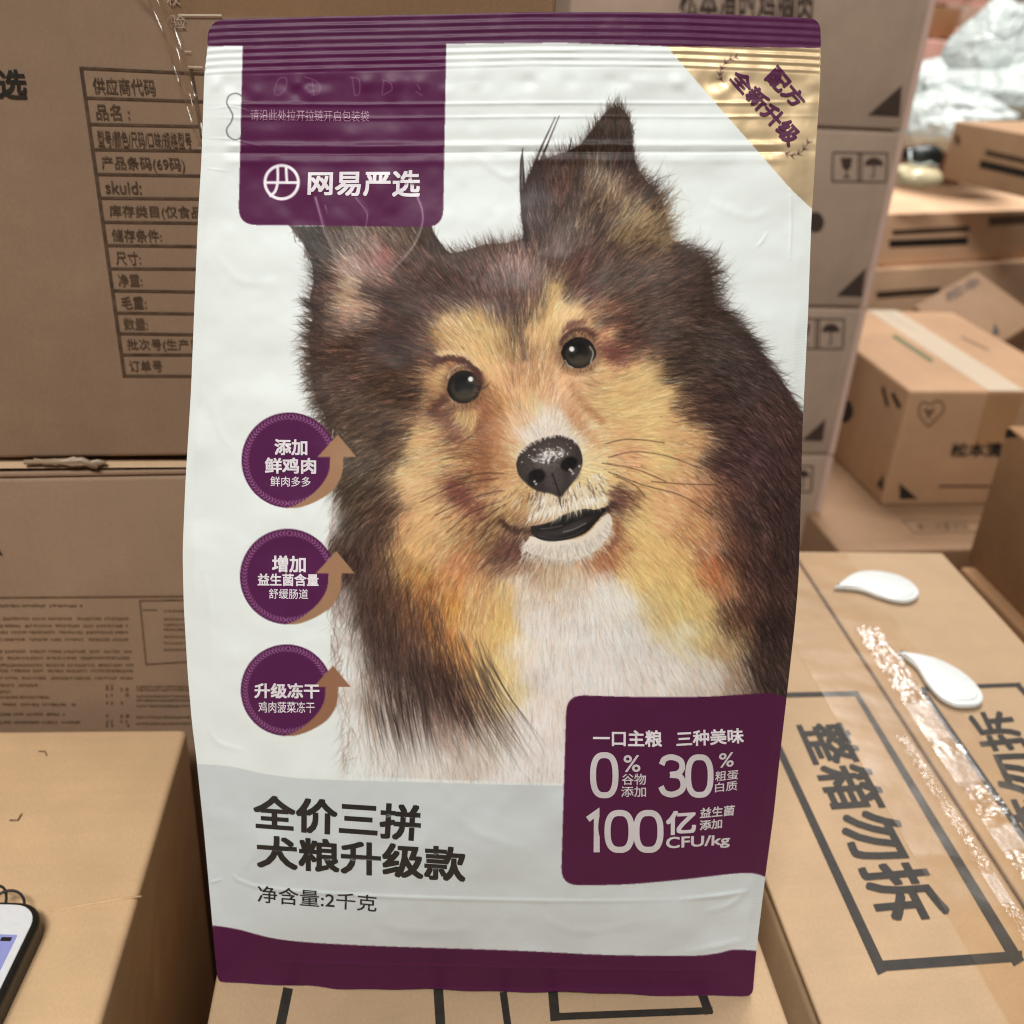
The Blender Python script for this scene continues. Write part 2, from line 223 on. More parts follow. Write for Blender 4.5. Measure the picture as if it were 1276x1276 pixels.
def paint_dog(cv):
    P = np.array([[float(t) for t in s.split()] for s in DOG.replace('\n', ';').split(';') if s.strip()])
    st = 3; gx, gy = np.meshgrid(np.arange(350, 1012, st), np.arange(100, 990, st)); S = gx.shape
    num = np.zeros(S+(5,)); den = np.zeros(S+(1,)); an = np.radians(P[:, 5])
    C = P[:, 2:5].copy(); C[C[:, 0] < 100] -= np.array((1, 2, 1)); q_ = C[:, 0]-C[:, 2]; C[:, 2] += np.where((q_ > 80) & (C.mean(1) > 150), (q_-80)*.42, 0); C[:, 1] -= np.where((q_ > 80) & (C.mean(1) > 165), 4, 0); C[(C.min(1) > 165)] += np.array((5, 8, 13)); lm = C.mean(1, keepdims=True); C = lm+(C-lm)*np.where(lm > 140, 1., .97); C *= np.where(lm < 105, .82, 1.0)*np.array([[1.015, 1., .99]])
    V = np.column_stack([C, np.cos(an)*100, np.sin(an)*100])
    nz = resample(rng.normal(0, 4.5, (60, 50, 2)), gx, gy, 340, 90, 16.)
    for q, v in zip(P, V):
        d2 = (gx+nz[..., 0]-q[0])**2+(gy+nz[..., 1]-q[1])**2
        w = (1/(d2+26)**2.4)[..., None]; num += w*v; den += w
    FLD = num/den
    fld = lambda x, y: resample(FLD, x, y, 350, 100, st)
    sl, X, Y = window(352, 110, 1006, 985)
    m = inside(np.array(OUT, float), X, Y)
    wh = np.array((224, 226, 214.))
    base = fld(X, Y)[..., :3]
    # fade the silhouette into the paper towards the white ruff
    lay(cv, sl, m*1., base*1.0)
    mask = np.zeros(cv.shape[:2], np.float32); mask[sl] = m
    def hairs(n, lmin, lmax, w, a, sig, bend=.25, box=(356, 112, 1004, 980), keep=False, gate=None, tint=None, light=0., batches=20, edge=False):
        for b in range(batches):
            k = n//batches*(3 if gate or edge else 1)
            x = rng.uniform(box[0], box[2], k); y = rng.uniform(box[1], box[3], k)
            ii = np.clip(((x-PX0)*SS).astype(int), 0, PW-1); jj = np.clip(((y-PY0)*SS).astype(int), 0, PH-1)
            ok = mask[jj, ii] > .5
            if gate: ok &= gate(x, y)
            x, y = x[ok], y[ok]; k = len(x)
            if not k: continue
            f = fld(x, y); col = fld(x+rng.normal(0, 6, k), y+rng.normal(0, 6, k))[:, :3]; lum = col.mean(1, keepdims=True)
            j = np.exp(rng.normal(light, sig, (k, 1))*np.where(lum > 170, .5, 1.)); hue = rng.normal(0, 1, (k, 1))*np.array([[.05, -.01, -.03]])
            c = np.clip(col*j*(1+hue), 18, 244) if tint is None else np.tile(np.array(tint, float), (k, 1))
            L = rng.uniform(lmin, lmax, k); cur = rng.normal(0, bend, k); j0 = rng.normal(0, .13, k)
            ns = int(lmax*SS/1.3)
            for s in range(ns):
                t = s/ns; f = fld(x, y); an = np.arctan2(f[:, 4], f[:, 3])+j0+cur*(t-.3)
                x = x+np.cos(an)*L/ns; y = y+np.sin(an)*L/ns
                al = a*(1-t)**.6*min(1, .3+t*5)
                wd = w*SS*(1-t)**.5
                for o in ((0.,) if wd < 1.6 else ((-.5, .5) if wd < 2.6 else (-1., 0., 1.))):
                    u = ((x-PX0)*SS-np.sin(an)*o).astype(int); v = ((y-PY0)*SS+np.cos(an)*o).astype(int)
                    g = (u >= 0) & (u < PW) & (v >= 0) & (v < PH)
                    if keep: g &= mask[np.clip(v, 0, PH-1), np.clip(u, 0, PW-1)] > .5
                    cv[v[g], u[g]] += ((c[g]-cv[v[g], u[g]])*al).astype(np.float32)
    dark = lambda x, y: fld(x, y)[:, :3].mean(1) < 125
    hairs(5200, 34, 64, 3.2, .5, .42, gate=dark, bend=.15, keep=True)
    hairs(8000, 22, 44, 2.6, .4, .42, bend=.2, keep=True)
    hairs(24000, 18, 40, 1.3, .5, .32, keep=True)
    hairs(36000, 10, 26, .8, .65, .4)
    dark = lambda x, y: fld(x, y)[:, :3].mean(1) < 125
    lit = lambda x, y: fld(x, y)[:, :3].mean(1) >= 125
    hairs(16000, 8, 20, .6, .45, .25, gate=dark, light=.72)
    hairs(15000, 12, 30, .8, .55, .2, gate=dark, light=-.6)
    hairs(14000, 8, 20, .7, .5, .2, gate=lambda x, y: lit(x, y) & (y < 780), light=-.46)
    hairs(9000, 7, 16, .6, .5, .2, gate=lambda x, y: lit(x, y), light=.2)
    # strands that leave the silhouette
    O = np.array(OUT, float)
    def rim(a, b, n, lmin, lmax, cols, w=.9, spread=.3, inn=8, al=.75, turn=None, seed=3):
        r = np.random.default_rng(seed); seg = O[a:b+1] if b >= a else O[b:a+1]; d = np.r_[0, np.cumsum(np.hypot(*np.diff(seg, axis=0).T))]
        for _ in range(n):
            t = r.uniform(0, d[-1]); x = np.interp(t, d, seg[:, 0]); y = np.interp(t, d, seg[:, 1])
            f = fld(np.array([x]), np.array([y]))[0]; an = np.arctan2(f[4], f[3])+r.normal(0, spread)
            if turn is not None: an = np.radians(turn)+r.normal(0, spread)
            L = r.uniform(lmin, lmax)*r.uniform(.5, 1); c = np.array(cols[r.integers(len(cols))])*r.uniform(.8, 1.2)
            if turn is None and al > .6: c = (c*.35+f[:3]*.65)*r.uniform(.6, 1.15)
            q = r.uniform(.2, 2.2)*inn; x -= np.cos(an)*q; y -= np.sin(an)*q; L += q*.6; k = r.normal(0, .25)
            pts = [(x, y), (x+np.cos(an)*L*.5, y+np.sin(an)*L*.5), (x+np.cos(an+k)*L, y+np.sin(an+k)*L)]
            line(cv, pts, w*r.uniform(.7, 1.6), c, al*r.uniform(.6, 1), taper=True)
    dk = [(62, 50, 44), (80, 60, 52), (52, 42, 36), (98, 76, 66)]
    rim(4, 11, 420, 14, 34, dk, 1.5); rim(0, 4, 90, 6, 16, dk, 1., .4); rim(0, 4, 90, 6, 14, [(225, 200, 195), (215, 190, 185)], 1., .4)
    rim(11, 19, 260, 16, 44, [(170, 150, 142), (205, 190, 180), (120, 98, 88), (215, 205, 195)], .9, .35, turn=118, al=.5)
    rim(29, 37, 520, 16, 40, dk, 1.4, .22); rim(37, 47, 420, 10, 26, dk+[(140, 112, 85)], 1.1, .3); rim(32, 42, 330, 24, 52, dk, .95, .2, 10, .7); rim(29, 34, 90, 20, 40, dk, .9, .3, 6, .6); rim(46, 52, 200, 5, 12, dk, 1., .4)
    rim(51, 62, 300, 10, 24, dk, 1., .22)
    for p in ([(656, 300), (650, 250), (649, 205), (652, 184)], [(660, 225), (672, 190), (692, 146)], [(667, 222), (676, 195), (697, 144)], [(700, 205), (708, 190), (712, 172)], [(655, 262), (652, 215), (651, 186)]):
        line(cv, p, 5, (60, 46, 42), .95, taper=True)
    # hard-edged strands at the foot of the left ruff
    r = np.random.default_rng(5)
    for _ in range(900):
        x = r.uniform(446, 604); y = r.uniform(640, 880)-abs(x-525)*.15; L = r.uniform(50, 140)
        if fld(np.array([x]), np.array([y]))[0, :3].mean() > (120 if y < 780 else 200) or (x > 548 and y < 775): continue
        s = np.interp(x, [455, 500, 560, 600], [.24, .14, .42, .55])*np.interp(y, [700, 860], [.55, 1.1])+r.normal(0, .09)
        e = min(y+L, 970); c = [(62, 50, 46), (88, 66, 60), (110, 84, 76), (48, 40, 38)][r.integers(4)]
        line(cv, [(x, y), (x+s*(e-y)*.4, y+(e-y)*.5), (x+s*(e-y)+r.normal(0, 2), e)], r.uniform(.7, 1.6), c, r.uniform(.25, .65), taper=2)
    for _ in range(150):
        x = r.choice([r.uniform(466, 530), r.uniform(540, 604)]); y = r.uniform(800, 885); e = r.uniform(915, 970); s_ = np.interp(x, [466, 530, 560, 604], [.2, .18, .42, .62])+r.normal(0, .05); L = e-y
        c = [(58, 46, 42), (78, 60, 54), (44, 36, 34)][r.integers(3)]
        line(cv, [(x, y), (x+s_*L*.35, y+L*.4), (x+s_*L*.75, y+L*.75), (x+s_*L+r.normal(0, 3), e)], r.uniform(.9, 1.6), c, r.uniform(.4, .8), taper=2)
    for _ in range(110):
        x = r.uniform(425, 640); y = r.uniform(840, 930); e = min(y+r.uniform(30, 90), 970)
        line(cv, [(x, y), (x+r.normal(4, 4), (y+e)/2), (x+r.normal(12, 6), e)], r.uniform(.7, 1.4), [(120, 100, 92), (165, 145, 135), (190, 172, 150), (150, 118, 95)][r.integers(4)], .45, taper=True)
    for _ in range(60):
        x = r.uniform(412, 455); y = r.uniform(690, 840); e = y+r.uniform(25, 60)
        line(cv, [(x, y), (x+r.normal(-2, 4), (y+e)/2), (x+r.normal(4, 7), e)], r.uniform(.7, 1.5), (90, 70, 62), .5, taper=True)
    def fold(p, w, c, a, n=10):
        q = spline(p); D = np.r_[0, np.cumsum(np.hypot(*np.diff(q, axis=0).T))]
        for _ in range(int(D[-1]*n*w/6)):
            t = r.uniform(0, D[-1]); x = np.interp(t, D, q[:, 0])+r.normal(0, w*.42); y = np.interp(t, D, q[:, 1])+r.normal(0, w*.42)
            f = fld(np.array([x]), np.array([y]))[0]; an = np.arctan2(f[4], f[3])+r.normal(0, .2); L = r.uniform(4, 11)
            line(cv, [(x, y), (x+np.cos(an)*L, y+np.sin(an)*L)], r.uniform(.8, 1.5), np.array(c)*r.uniform(.8, 1.2), a*r.uniform(.3, .9), taper=True)
    # long inner hair of the ear
    for _ in range(150):
        x = r.uniform(716, 826); y = r.uniform(250, 305); L = r.uniform(22, 52); an = np.radians(np.interp(x, [716, 770, 826], [283, 300, 318])+r.normal(0, 9))
        c = [(168, 140, 102), (132, 104, 80), (92, 70, 58), (60, 46, 40), (186, 160, 122)][r.integers(5)]
        line(cv, [(x, y), (x+np.cos(an)*L*.5, y+np.sin(an)*L*.5), (x+np.cos(an+r.normal(0, .15))*L, y+np.sin(an+r.normal(0, .15))*L)], r.uniform(.9, 1.8), c, r.uniform(.35, .7), taper=True)
    # eyes
    def eye(x, y, rx, ry, hx, hy, side, rot):
        c_, s_ = np.cos(np.radians(rot)), np.sin(np.radians(rot)); T = lambda a, b: (x+a*c_-b*s_, y+a*s_+b*c_)
        alm = [T(*q) for q in [(-rx*1.16, 2*side), (-rx*.9, -ry*.62), (-rx*.3, -ry*1.02), (rx*.35, -ry*1.0), (rx*.9, -ry*.6), (rx*1.16, -2*side+1), (rx*.85, ry*.66), (rx*.3, ry*1.02), (-rx*.35, ry*1.02), (-rx*.9, ry*.68), (-rx*1.16, 2*side)]]
        blob(cv, x, y, rx*1.5, ry*1.35, rot, (84, 56, 42), .3, .5); fill(cv, spline(alm, 6), (26, 19, 16))
        blob(cv, x, y, rx*.96, ry*.94, rot, (30, 23, 18), .1); blob(cv, x, y+2, rx*.84, ry*.8, rot, (58, 51, 40), .2, .9); blob(cv, x, y-1, rx*.66, ry*.64, rot, (22, 19, 17), .2)
        blob(cv, x+1, y+ry*.42, rx*.5, ry*.26, rot, (86, 78, 64), .7, .6); blob(cv, x-2, y-ry*.5, rx*.7, ry*.3, rot, (16, 14, 13), .5, .8)
        blob(cv, hx, hy, 3.1, 3.1, 0, (255, 255, 252), .25); blob(cv, hx+1, hy+1, 5.5, 5, 0, (150, 150, 146), .6, .22)
        for k in range(90):
            t = r.uniform(-1, 1); a, b = t*rx*1.15, -ry*1.06*np.sqrt(max(0, 1-t*t*.8)); q0 = T(a, b-r.uniform(2, 7)); q1 = T(a*1.02+r.normal(0, 2), b+r.uniform(-.5, 2.2)); line(cv, [q0, q1], 1.1, [(60, 42, 34), (112, 78, 56), (176, 134, 90)][r.integers(3)], .6, taper=True)
            b = ry*1.06*np.sqrt(max(0, 1-t*t*.8)); q0 = T(a, b+r.uniform(2, 8)); q1 = T(a*1.02, b-r.uniform(-.5, 1.6)); line(cv, [q0, q1], 1.1, [(74, 50, 38), (150, 108, 74), (204, 164, 114)][r.integers(3)], .55, taper=True)
    eye(578.5, 482, 19, 19.5, 586.5, 472.5, 1, -4); eye(721, 439.5, 19, 18.5, 712.5, 435, -1, -6)
    line(cv, [(558, 471), (563, 461), (574, 455), (588, 456)], 2, (206, 182, 160), .6); line(cv, [(561, 496), (566, 502), (572, 505)], 1.6, (190, 160, 130), .6)
    fold([(541, 452), (560, 447), (580, 452), (594, 464), (601, 480)], 6, (78, 48, 40), .7, 11); fold([(547, 443), (566, 440), (586, 447), (602, 462)], 4, (218, 184, 136), .7, 10)
    line(cv, [(600, 484), (606, 482), (612, 474)], 4, (70, 48, 40), .6, taper=True); fold([(558, 495), (547, 504), (540, 516)], 7, (92, 58, 48), .6, 9)
    line(cv, [(735, 432), (739, 440), (736, 452)], 1.8, (205, 200, 190), .7); line(cv, [(704, 449), (708, 455), (714, 458)], 1.6, (215, 205, 195), .7)
    fold([(699, 430), (705, 419), (716, 412), (730, 413), (742, 422)], 4, (84, 54, 46), .7, 9); fold([(702, 415), (711, 406), (726, 402)], 5, (112, 70, 56), .6, 10); fold([(746, 428), (762, 442), (775, 452)], 12, (110, 62, 54), .5, 6)
    line(cv, [(704, 452), (700, 458), (697, 462)], 3, (80, 58, 46), .5, taper=True)
    for k in range(26):
        t = k/25; line(cv, [(560+t*36, 500+np.sin(t*3.14)*4), (556+t*40, 507+np.sin(t*3.14)*6)], 1, (110, 72, 50), .4)
        line(cv, [(704+t*34, 458+np.sin(t*3.14)*3), (702+t*40, 465+np.sin(t*3.14)*4)], 1, (120, 82, 56), .4)
    # folds of the face
    for p, w, c, a in ([(545, 512), (556, 522), (566, 536), (574, 552)], 7, (110, 68, 54), .4), ([(606, 492), (606, 520), (606, 560), (602, 605)], 13, (134, 84, 58), .5), ([(618, 520), (622, 560), (628, 600)], 10, (176, 122, 82), .4), ([(700, 500), (722, 530), (744, 556)], 9, (190, 134, 92), .4), ([(562, 600), (574, 612), (586, 628), (604, 646)], 10, (112, 62, 54), .4), ([(708, 478), (722, 500), (738, 516), (752, 530)], 5, (170, 115, 80), .4), ([(648, 410), (650, 430), (654, 452)], 3, (96, 74, 62), .5), ([(625, 672), (640, 686), (655, 694)], 14, (92, 58, 52), .45), ([(764, 612), (770, 622), (764, 634)], 9, (96, 62, 56), .6), ([(768, 650), (766, 666), (758, 682)], 7, (120, 74, 60), .45):
        fold(p, w*1.5, c, a*.8, 6)
    # muzzle, mouth, chin
    fold([(624, 646), (634, 656), (648, 661), (662, 660)], 5, (62, 42, 35), .7, 7); fold([(744, 640), (756, 634), (764, 626)], 5, (66, 46, 40), .7, 9)
    fill(cv, spline([(660, 668), (676, 671), (706, 673), (730, 666), (746, 650), (758, 640), (763, 652), (757, 669), (744, 685), (724, 695), (700, 698), (676, 694), (654, 685), (660, 668)]), (226, 214, 198), .95)
    fill(cv, spline([(661, 656), (664, 667), (680, 674), (704, 673), (728, 665), (742, 652), (752, 640), (760, 630), (750, 633), (740, 635), (728, 634), (706, 640), (684, 651), (661, 656)]), (34, 30, 29))
    blob(cv, 712, 657, 26, 4, -24, (66, 58, 56), .6, .8); blob(cv, 690, 664, 22, 3.4, -4, (58, 51, 49), .6, .8); line(cv, [(702, 663), (716, 659), (730, 652)], 1.3, (170, 166, 162), .6); line(cv, [(674, 659), (686, 658), (700, 655)], 1.4, (128, 122, 118), .5); line(cv, [(672, 668), (690, 671), (712, 668), (728, 660)], 1.2, (70, 66, 64), .8)
    for k in range(520):
        t = r.uniform(0, 1); x = 652+t*106; y = np.interp(x, [652, 680, 700, 726, 748, 756], [672, 677, 678, 674, 660, 648])+r.uniform(0, 21)
        an = np.radians(np.interp(x, [652, 700, 756], [125, 92, 40])+r.normal(0, 14)); L = r.uniform(5, 13); g = r.uniform(.72, 1.1)
        line(cv, [(x, y), (x+np.cos(an)*L, y+np.sin(an)*L)], 1, (min(250, 226*g), 214*g, 198*g), .6)
    for k in range(620):
        x = r.uniform(624, 752); y0 = np.interp(x, [622, 650, 690, 720, 752], [622, 612, 622, 610, 596]); y = y0+r.uniform(-10, 18)
        an = np.radians(np.interp(x, [622, 660, 700, 752], [150, 118, 88, 40])+r.normal(0, 10)); L = r.uniform(9, 26)
        mxy = np.interp(x, [622, 650, 690, 720, 752], [644, 658, 646, 636, 630]); L = min(L, max(6, mxy+11-y))
        c = ([(236, 228, 210), (222, 205, 178), (206, 180, 140), (245, 240, 228), (110, 88, 72)] if x > 662 else [(224, 196, 146), (206, 168, 112), (226, 208, 172), (186, 140, 92), (120, 86, 62)])[r.integers(5)]
        line(cv, [(x, y), (x+np.cos(an)*L*.5, y+np.sin(an)*L*.5+1), (x+np.cos(an+.2)*L, y+np.sin(an)*L)], r.uniform(.9, 1.8), c, .7, taper=True)
    for k in range(150):
        x = r.uniform(660, 752); y = np.interp(x, [660, 690, 720, 752], [644, 636, 626, 622])+r.uniform(-5, 3); an = np.radians(np.interp(x, [660, 700, 752], [112, 92, 60])+r.normal(0, 8)); L = r.uniform(7, 16)
        line(cv, [(x, y), (x+np.cos(an)*L, y+np.sin(an)*L)], r.uniform(.9, 1.5), [(240, 234, 220), (222, 208, 186), (250, 246, 236)][r.integers(3)], .75, taper=True)
    # nose
    nose = spline([(643, 578), (648, 564), (660, 553), (678, 545), (696, 542), (712, 547), (722, 558), (726, 574), (722, 588), (714, 600), (706, 610), (698, 618), (686, 614), (674, 612), (664, 608), (654, 600), (646, 590), (643, 578)])
    fill(cv, [(x, y+1.5) for x, y in nose], (40, 30, 27), .6); fill(cv, nose, (58, 50, 47))
    blob(cv, 684, 572, 26, 17, -14, (104, 94, 90), .6, .75); blob(cv, 688, 558, 26, 9, -12, (74, 62, 58), .6, .7)
    blob(cv, 657, 580, 9, 16, 15, (70, 61, 58), .5, .7); blob(cv, 690, 598, 12, 14, 0, (86, 76, 73), .6, .7); blob(cv, 716, 590, 6, 10, 20, (84, 74, 70), .6, .7)
    blob(cv, 669, 593, 10.5, 8.5, -10, (22, 18, 17), .25); blob(cv, 709, 578, 11, 8.5, -25, (22, 18, 17), .25); blob(cv, 663, 600, 6, 5, 30, (26, 22, 20), .4, .8)
    line(cv, [(688, 590), (692, 600), (697, 616)], 2, (30, 25, 23), .8); line(cv, [(697, 616), (698, 626), (700, 634)], 3.5, (52, 42, 38), .8, taper=True)
    for k in range(170):
        x = r.normal(684, 10); y = 567-(x-684)*.22+r.normal(0, 4.2); blob(cv, x, y, r.uniform(.7, 2.), r.uniform(.6, 1.2), r.uniform(-50, 30), (238, 232, 228), .4, r.uniform(.35, .9))
    for x, y in ((712, 587), (714, 590), (710, 585), (666, 600), (668, 603), (722, 581)): blob(cv, x, y, 1.7, 1.2, -40, (225, 220, 216), .4, .85)
    for k in range(150):
        x = r.uniform(646, 722); y = r.uniform(548, 606)
        if inside(nose, np.array([[x]]), np.array([[y]]))[0, 0]: blob(cv, x, y, 1.1, 1, 0, (44, 37, 35), .5, .5)
    for k in range(160):
        t = r.uniform(0, 1); x = 646+t*72; y = np.interp(x, [646, 660, 680, 698, 712, 718], [568, 554, 545, 541, 546, 552])+r.uniform(-1, 3); an = np.radians(np.interp(x, [646, 690, 718], [200, 268, 330]))
        line(cv, [(x, y), (x+np.cos(an)*6, y+np.sin(an)*6)], 1.1, (228, 214, 200), .6, taper=True)
    # whiskers
    for p in ([(755, 553), (775, 548), (800, 548), (828, 552)], [(758, 570), (790, 563), (830, 568), (874, 584)], [(750, 577), (790, 584), (830, 600)], [(812, 600), (850, 603), (892, 604)], [(758, 588), (800, 604), (850, 618), (888, 642)], [(768, 594), (790, 604), (804, 618)], [(524, 626), (570, 604), (622, 596)], [(542, 642), (590, 620), (626, 611)], [(556, 664), (586, 640), (624, 624)], [(582, 668), (600, 650), (622, 632)], [(598, 672), (612, 652), (628, 640)], [(570, 598), (600, 590), (628, 590)], [(762, 606), (776, 612), (790, 624)]):
        line(cv, p, 1.1, (52, 34, 28), .75)
    for k in range(46):
        x = r.uniform(752, 800); y = r.uniform(575, 630); an = np.radians(18+(y-590)*.5+r.normal(0, 8)); L = r.uniform(10, 26)
        line(cv, [(x, y), (x+np.cos(an)*L, y+np.sin(an)*L)], 1, (112, 74, 46), .6, taper=True)
        x = r.uniform(560, 632); y = r.uniform(600, 668); an = np.radians(140+r.normal(0, 8)); line(cv, [(x, y), (x+np.cos(an)*L, y+np.sin(an)*L)], 1, (78, 44, 36), .6, taper=True)
    return m

# ---------------------------------------------------------------- the setting
FLOOR = -.36
concrete = plain('concrete', (120, 112, 102), .8, bump=.3, bscale=60)
fl = obj('floor', [(-3, -2, FLOOR), (6, -2, FLOOR), (6, 7, FLOOR), (-3, 7, FLOOR)], [(0, 1, 2, 3)], concrete); fl['kind'] = 'structure'
wl = obj('warehouse_wall', [(-3, 6, FLOOR), (6, 6, FLOOR), (6, 6, 4), (-3, 6, 4), (-3, 6.1, FLOOR), (6, 6.1, FLOOR), (6, 6.1, 4), (-3, 6.1, 4)], [(3, 2, 1, 0), (4, 5, 6, 7), (0, 1, 5, 4), (1, 2, 6, 5), (2, 3, 7, 6), (3, 0, 4, 7)], plain('painted_wall', (170, 150, 140), .8)); wl['kind'] = 'structure'
# ---------------------------------------------------------------- cartons
black_ink = ink('black_ink', (34, 31, 28), .06); brown_ink = ink('faded_ink', (66, 48, 38), .3); pale_ink = ink('pale_ink', (92, 70, 52), .45)
slit = plain('dark_slit', (46, 32, 22), .9)
sheen, _nt, _b, _n, _c = nodes('sheen_tape'); _b.inputs['Base Color'].default_value = (.86, .78, .62, 1); _b.inputs['Alpha'].default_value = .5; _b.inputs['Roughness'].default_value = .3  # reflection on clear tape painted as a whitish, half-clear base colour
tape_film = film('clear_tape', .018, .3, .1, 40, (.95, .9, .82)); wrap_film = film('loose_tape', .08, .32, .25, 60)
def along(A, d, x, y):
    """how far from A in direction d the point seen at pixel (x, y) lies"""
    r = nrm(ray(x, y)); d = nrm(d); w = np.asarray(A)-CAM; b = d@r; return float((b*(r@w)-(d@w))/(1-b*b))
class Carton: pass
def carton(name, label, A, yaw, w, dep, h, mat, group=None, bevel=.0022, flaps='', cat='carton', frame=None, gap=.0012):
    """A: top corner nearest the viewer on the left; parts: body, flaps that meet in a slit"""
    c = Carton(); a = math.radians(yaw)
    c.ex, c.ey, c.ez = (np.array((math.cos(a), math.sin(a), 0)), np.array((-math.sin(a), math.cos(a), 0)), np.array((0, 0, 1.))) if frame is None else frame
    c.A = np.asarray(A, float); c.w, c.d, c.h = w, dep, h; t = .0032 if flaps else 0.
    base = c.A+c.ex*w/2+c.ey*dep/2-c.ez*h; c.root = thing(name, label, cat, base, group)
    def block(p, sx, sy, sz, bev, nm):
        bm = bmesh.new(); vs_ = [bm.verts.new((p+c.ex*sx*i+c.ey*sy*j-c.ez*sz*k).tolist()) for k in (1, 0) for j in (0, 1) for i in (0, 1)]
        for f in ((0, 2, 3, 1), (4, 5, 7, 6), (0, 1, 5, 4), (1, 3, 7, 5), (3, 2, 6, 7), (2, 0, 4, 6)): bm.faces.new([vs_[i] for i in f])
        bmesh.ops.recalc_face_normals(bm, faces=bm.faces); bmesh.ops.bevel(bm, geom=bm.edges[:], offset=bev, segments=3, affect='EDGES', profile=.5)
        return obj_bm(nm, bm, mat, c.root, True)
    c.body = block(c.A-c.ez*t, w, dep, h-t, bevel, 'body'); c.flaps = []
    if flaps == 'y':
        for s in (0, 1): c.flaps.append(block(c.A+c.ex*(s*(w/2+gap)), w/2-gap, dep, t-.0002, .0012, 'flap'))
    if flaps == 'x':
        for s in (0, 1): c.flaps.append(block(c.A+c.ey*(s*(dep/2+gap)), w, dep/2-gap, t-.0002, .0012, 'flap'))
    c.front = (c.A, -c.ey); c.left = (c.A, -c.ex); c.top = (c.A, c.ez); return c
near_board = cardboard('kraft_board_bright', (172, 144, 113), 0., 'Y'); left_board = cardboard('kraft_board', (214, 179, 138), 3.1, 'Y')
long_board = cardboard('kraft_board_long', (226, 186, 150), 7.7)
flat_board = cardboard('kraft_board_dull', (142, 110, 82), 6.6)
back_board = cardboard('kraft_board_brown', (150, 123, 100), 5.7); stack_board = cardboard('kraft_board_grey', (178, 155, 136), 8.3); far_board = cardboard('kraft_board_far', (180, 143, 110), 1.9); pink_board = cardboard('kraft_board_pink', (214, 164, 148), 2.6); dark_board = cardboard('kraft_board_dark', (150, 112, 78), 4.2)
PX = on_plane; Z = np.array((0, 0, 1.)); O0 = np.array((0, 0, 0.))
def z0(x, y, z=0.): return on_plane(x, y, (0, 0, z), Z)
# --- the carton that carries the bag
sup = carton('carton', 'kraft carton under the upright dog food bag, black printed lines on its top', (-.0688, .08, 0), 0, .2152, .31, .36, near_board)
for q in ([(359, 1231), (349, 1280), 12], [(546, 1232), (549, 1280), 12], [(627, 1236), (633, 1280), 9]): lines_on([q], *sup.top, black_ink, sup.root, 'printed_line')
lines_on([((688, 1225), (692, 1272), 12), ((687, 1267), (888, 1259), 9), ((868, 1220), (884, 1263), 11)], *sup.top, black_ink, sup.root, 'printed_frame')
# --- the big carton on the right
rc = carton('carton', 'open-topped row carton at the right edge with large black framed characters and white drops on top', (.1586, .06, 0), 0, .2186, .537, .36, near_board, flaps='y', bevel=.006)
rc.root['label'] = 'taped kraft carton right of the bag with large framed characters and two white drops'
lines_on([((968, 866), (1069, 864), 6), ((1066, 862), (1270, 1200), 6, 15), ((1091, 1204), (1274, 1191), 13), ((940, 866), (1100, 1212), 7, 13)], *rc.top, black_ink, rc.root)
lines_on([((1146, 859), (1218, 857), 5), ((1214, 855), (1272, 853), 5), ((1148, 857), (1290, 1062), 6, 9), ((1267, 852), (1330, 920), 6, 7)], *rc.top, black_ink, rc.root)
text_on('整箱勿拆', [(990, 903), (1098, 1150), (1189, 1142), (1052, 899)], *rc.top, black_ink, rc.root, .022)
text_on('整箱勿拆', [(1392, 1120), (1256, 884), (1204, 889), (1312, 1130)], *rc.top, black_ink, rc.root, .022)
def ribbon(pts, w, z, mat, parent, name, n=60, amp=.0004, seed=1):
    """tape lying on a box top: follows pts (world xy), wavy across its width"""
    r = np.random.default_rng(seed); P = np.array(pts, float); T = np.linspace(0, len(P)-1, n); V = []; m = 14
    C = np.column_stack([np.interp(T, range(len(P)), P[:, k]) for k in (0, 1)]); ph = r.uniform(0, 6, 6); NZ = r.normal(0, 1, (60, 8, 1)); NW = r.normal(0, 1, (340, 14, 1))
    for i in range(n):
        t = nrm(C[min(i+1, n-1)]-C[max(i-1, 0)]); s = np.array((-t[1], t[0]))
        for j in range(m+1):
            u = j/m-.5; q = C[i]+s*w*u; k = i/n
            hh = amp*(1+float(resample(NZ, np.array([j/m*6.]), np.array([k*55.]), 0, 0, 1., True)[0, 0])*.55+float(resample(NW, np.array([j/m*12.+k*3%1]), np.array([k*210.+u*22+12]), 0, 0, 1., True)[0, 0])*.4)*(1 if amp < .0006 else float(np.clip(resample(NZ, np.array([3.]), np.array([k*14.+20]), 0, 0, 1., True)[0, 0]+.6, 0, 1.2)))
            V.append((q[0], q[1], z+.0003+max(0, hh)))
    return obj(name, V, [(i*(m+1)+j, i*(m+1)+j+1, (i+1)*(m+1)+j+1, (i+1)*(m+1)+j) for i in range(n-1) for j in range(m)], mat, parent, True)
ribbon([(.2679, .594), (.2679, .06)], .074, .0006, tape_film, rc.root, 'tape', 160, .00022, 2)
ribbon([(.281, .50), (.281, .2)], .016, .0016, wrap_film, rc.root, 'tape_wrinkle', 420, .0010, 5)
ribbon([(.259, .40), (.2595, .2)], .006, .0022, wrap_film, rc.root, 'tape_wrinkle', 420, .0010, 9)
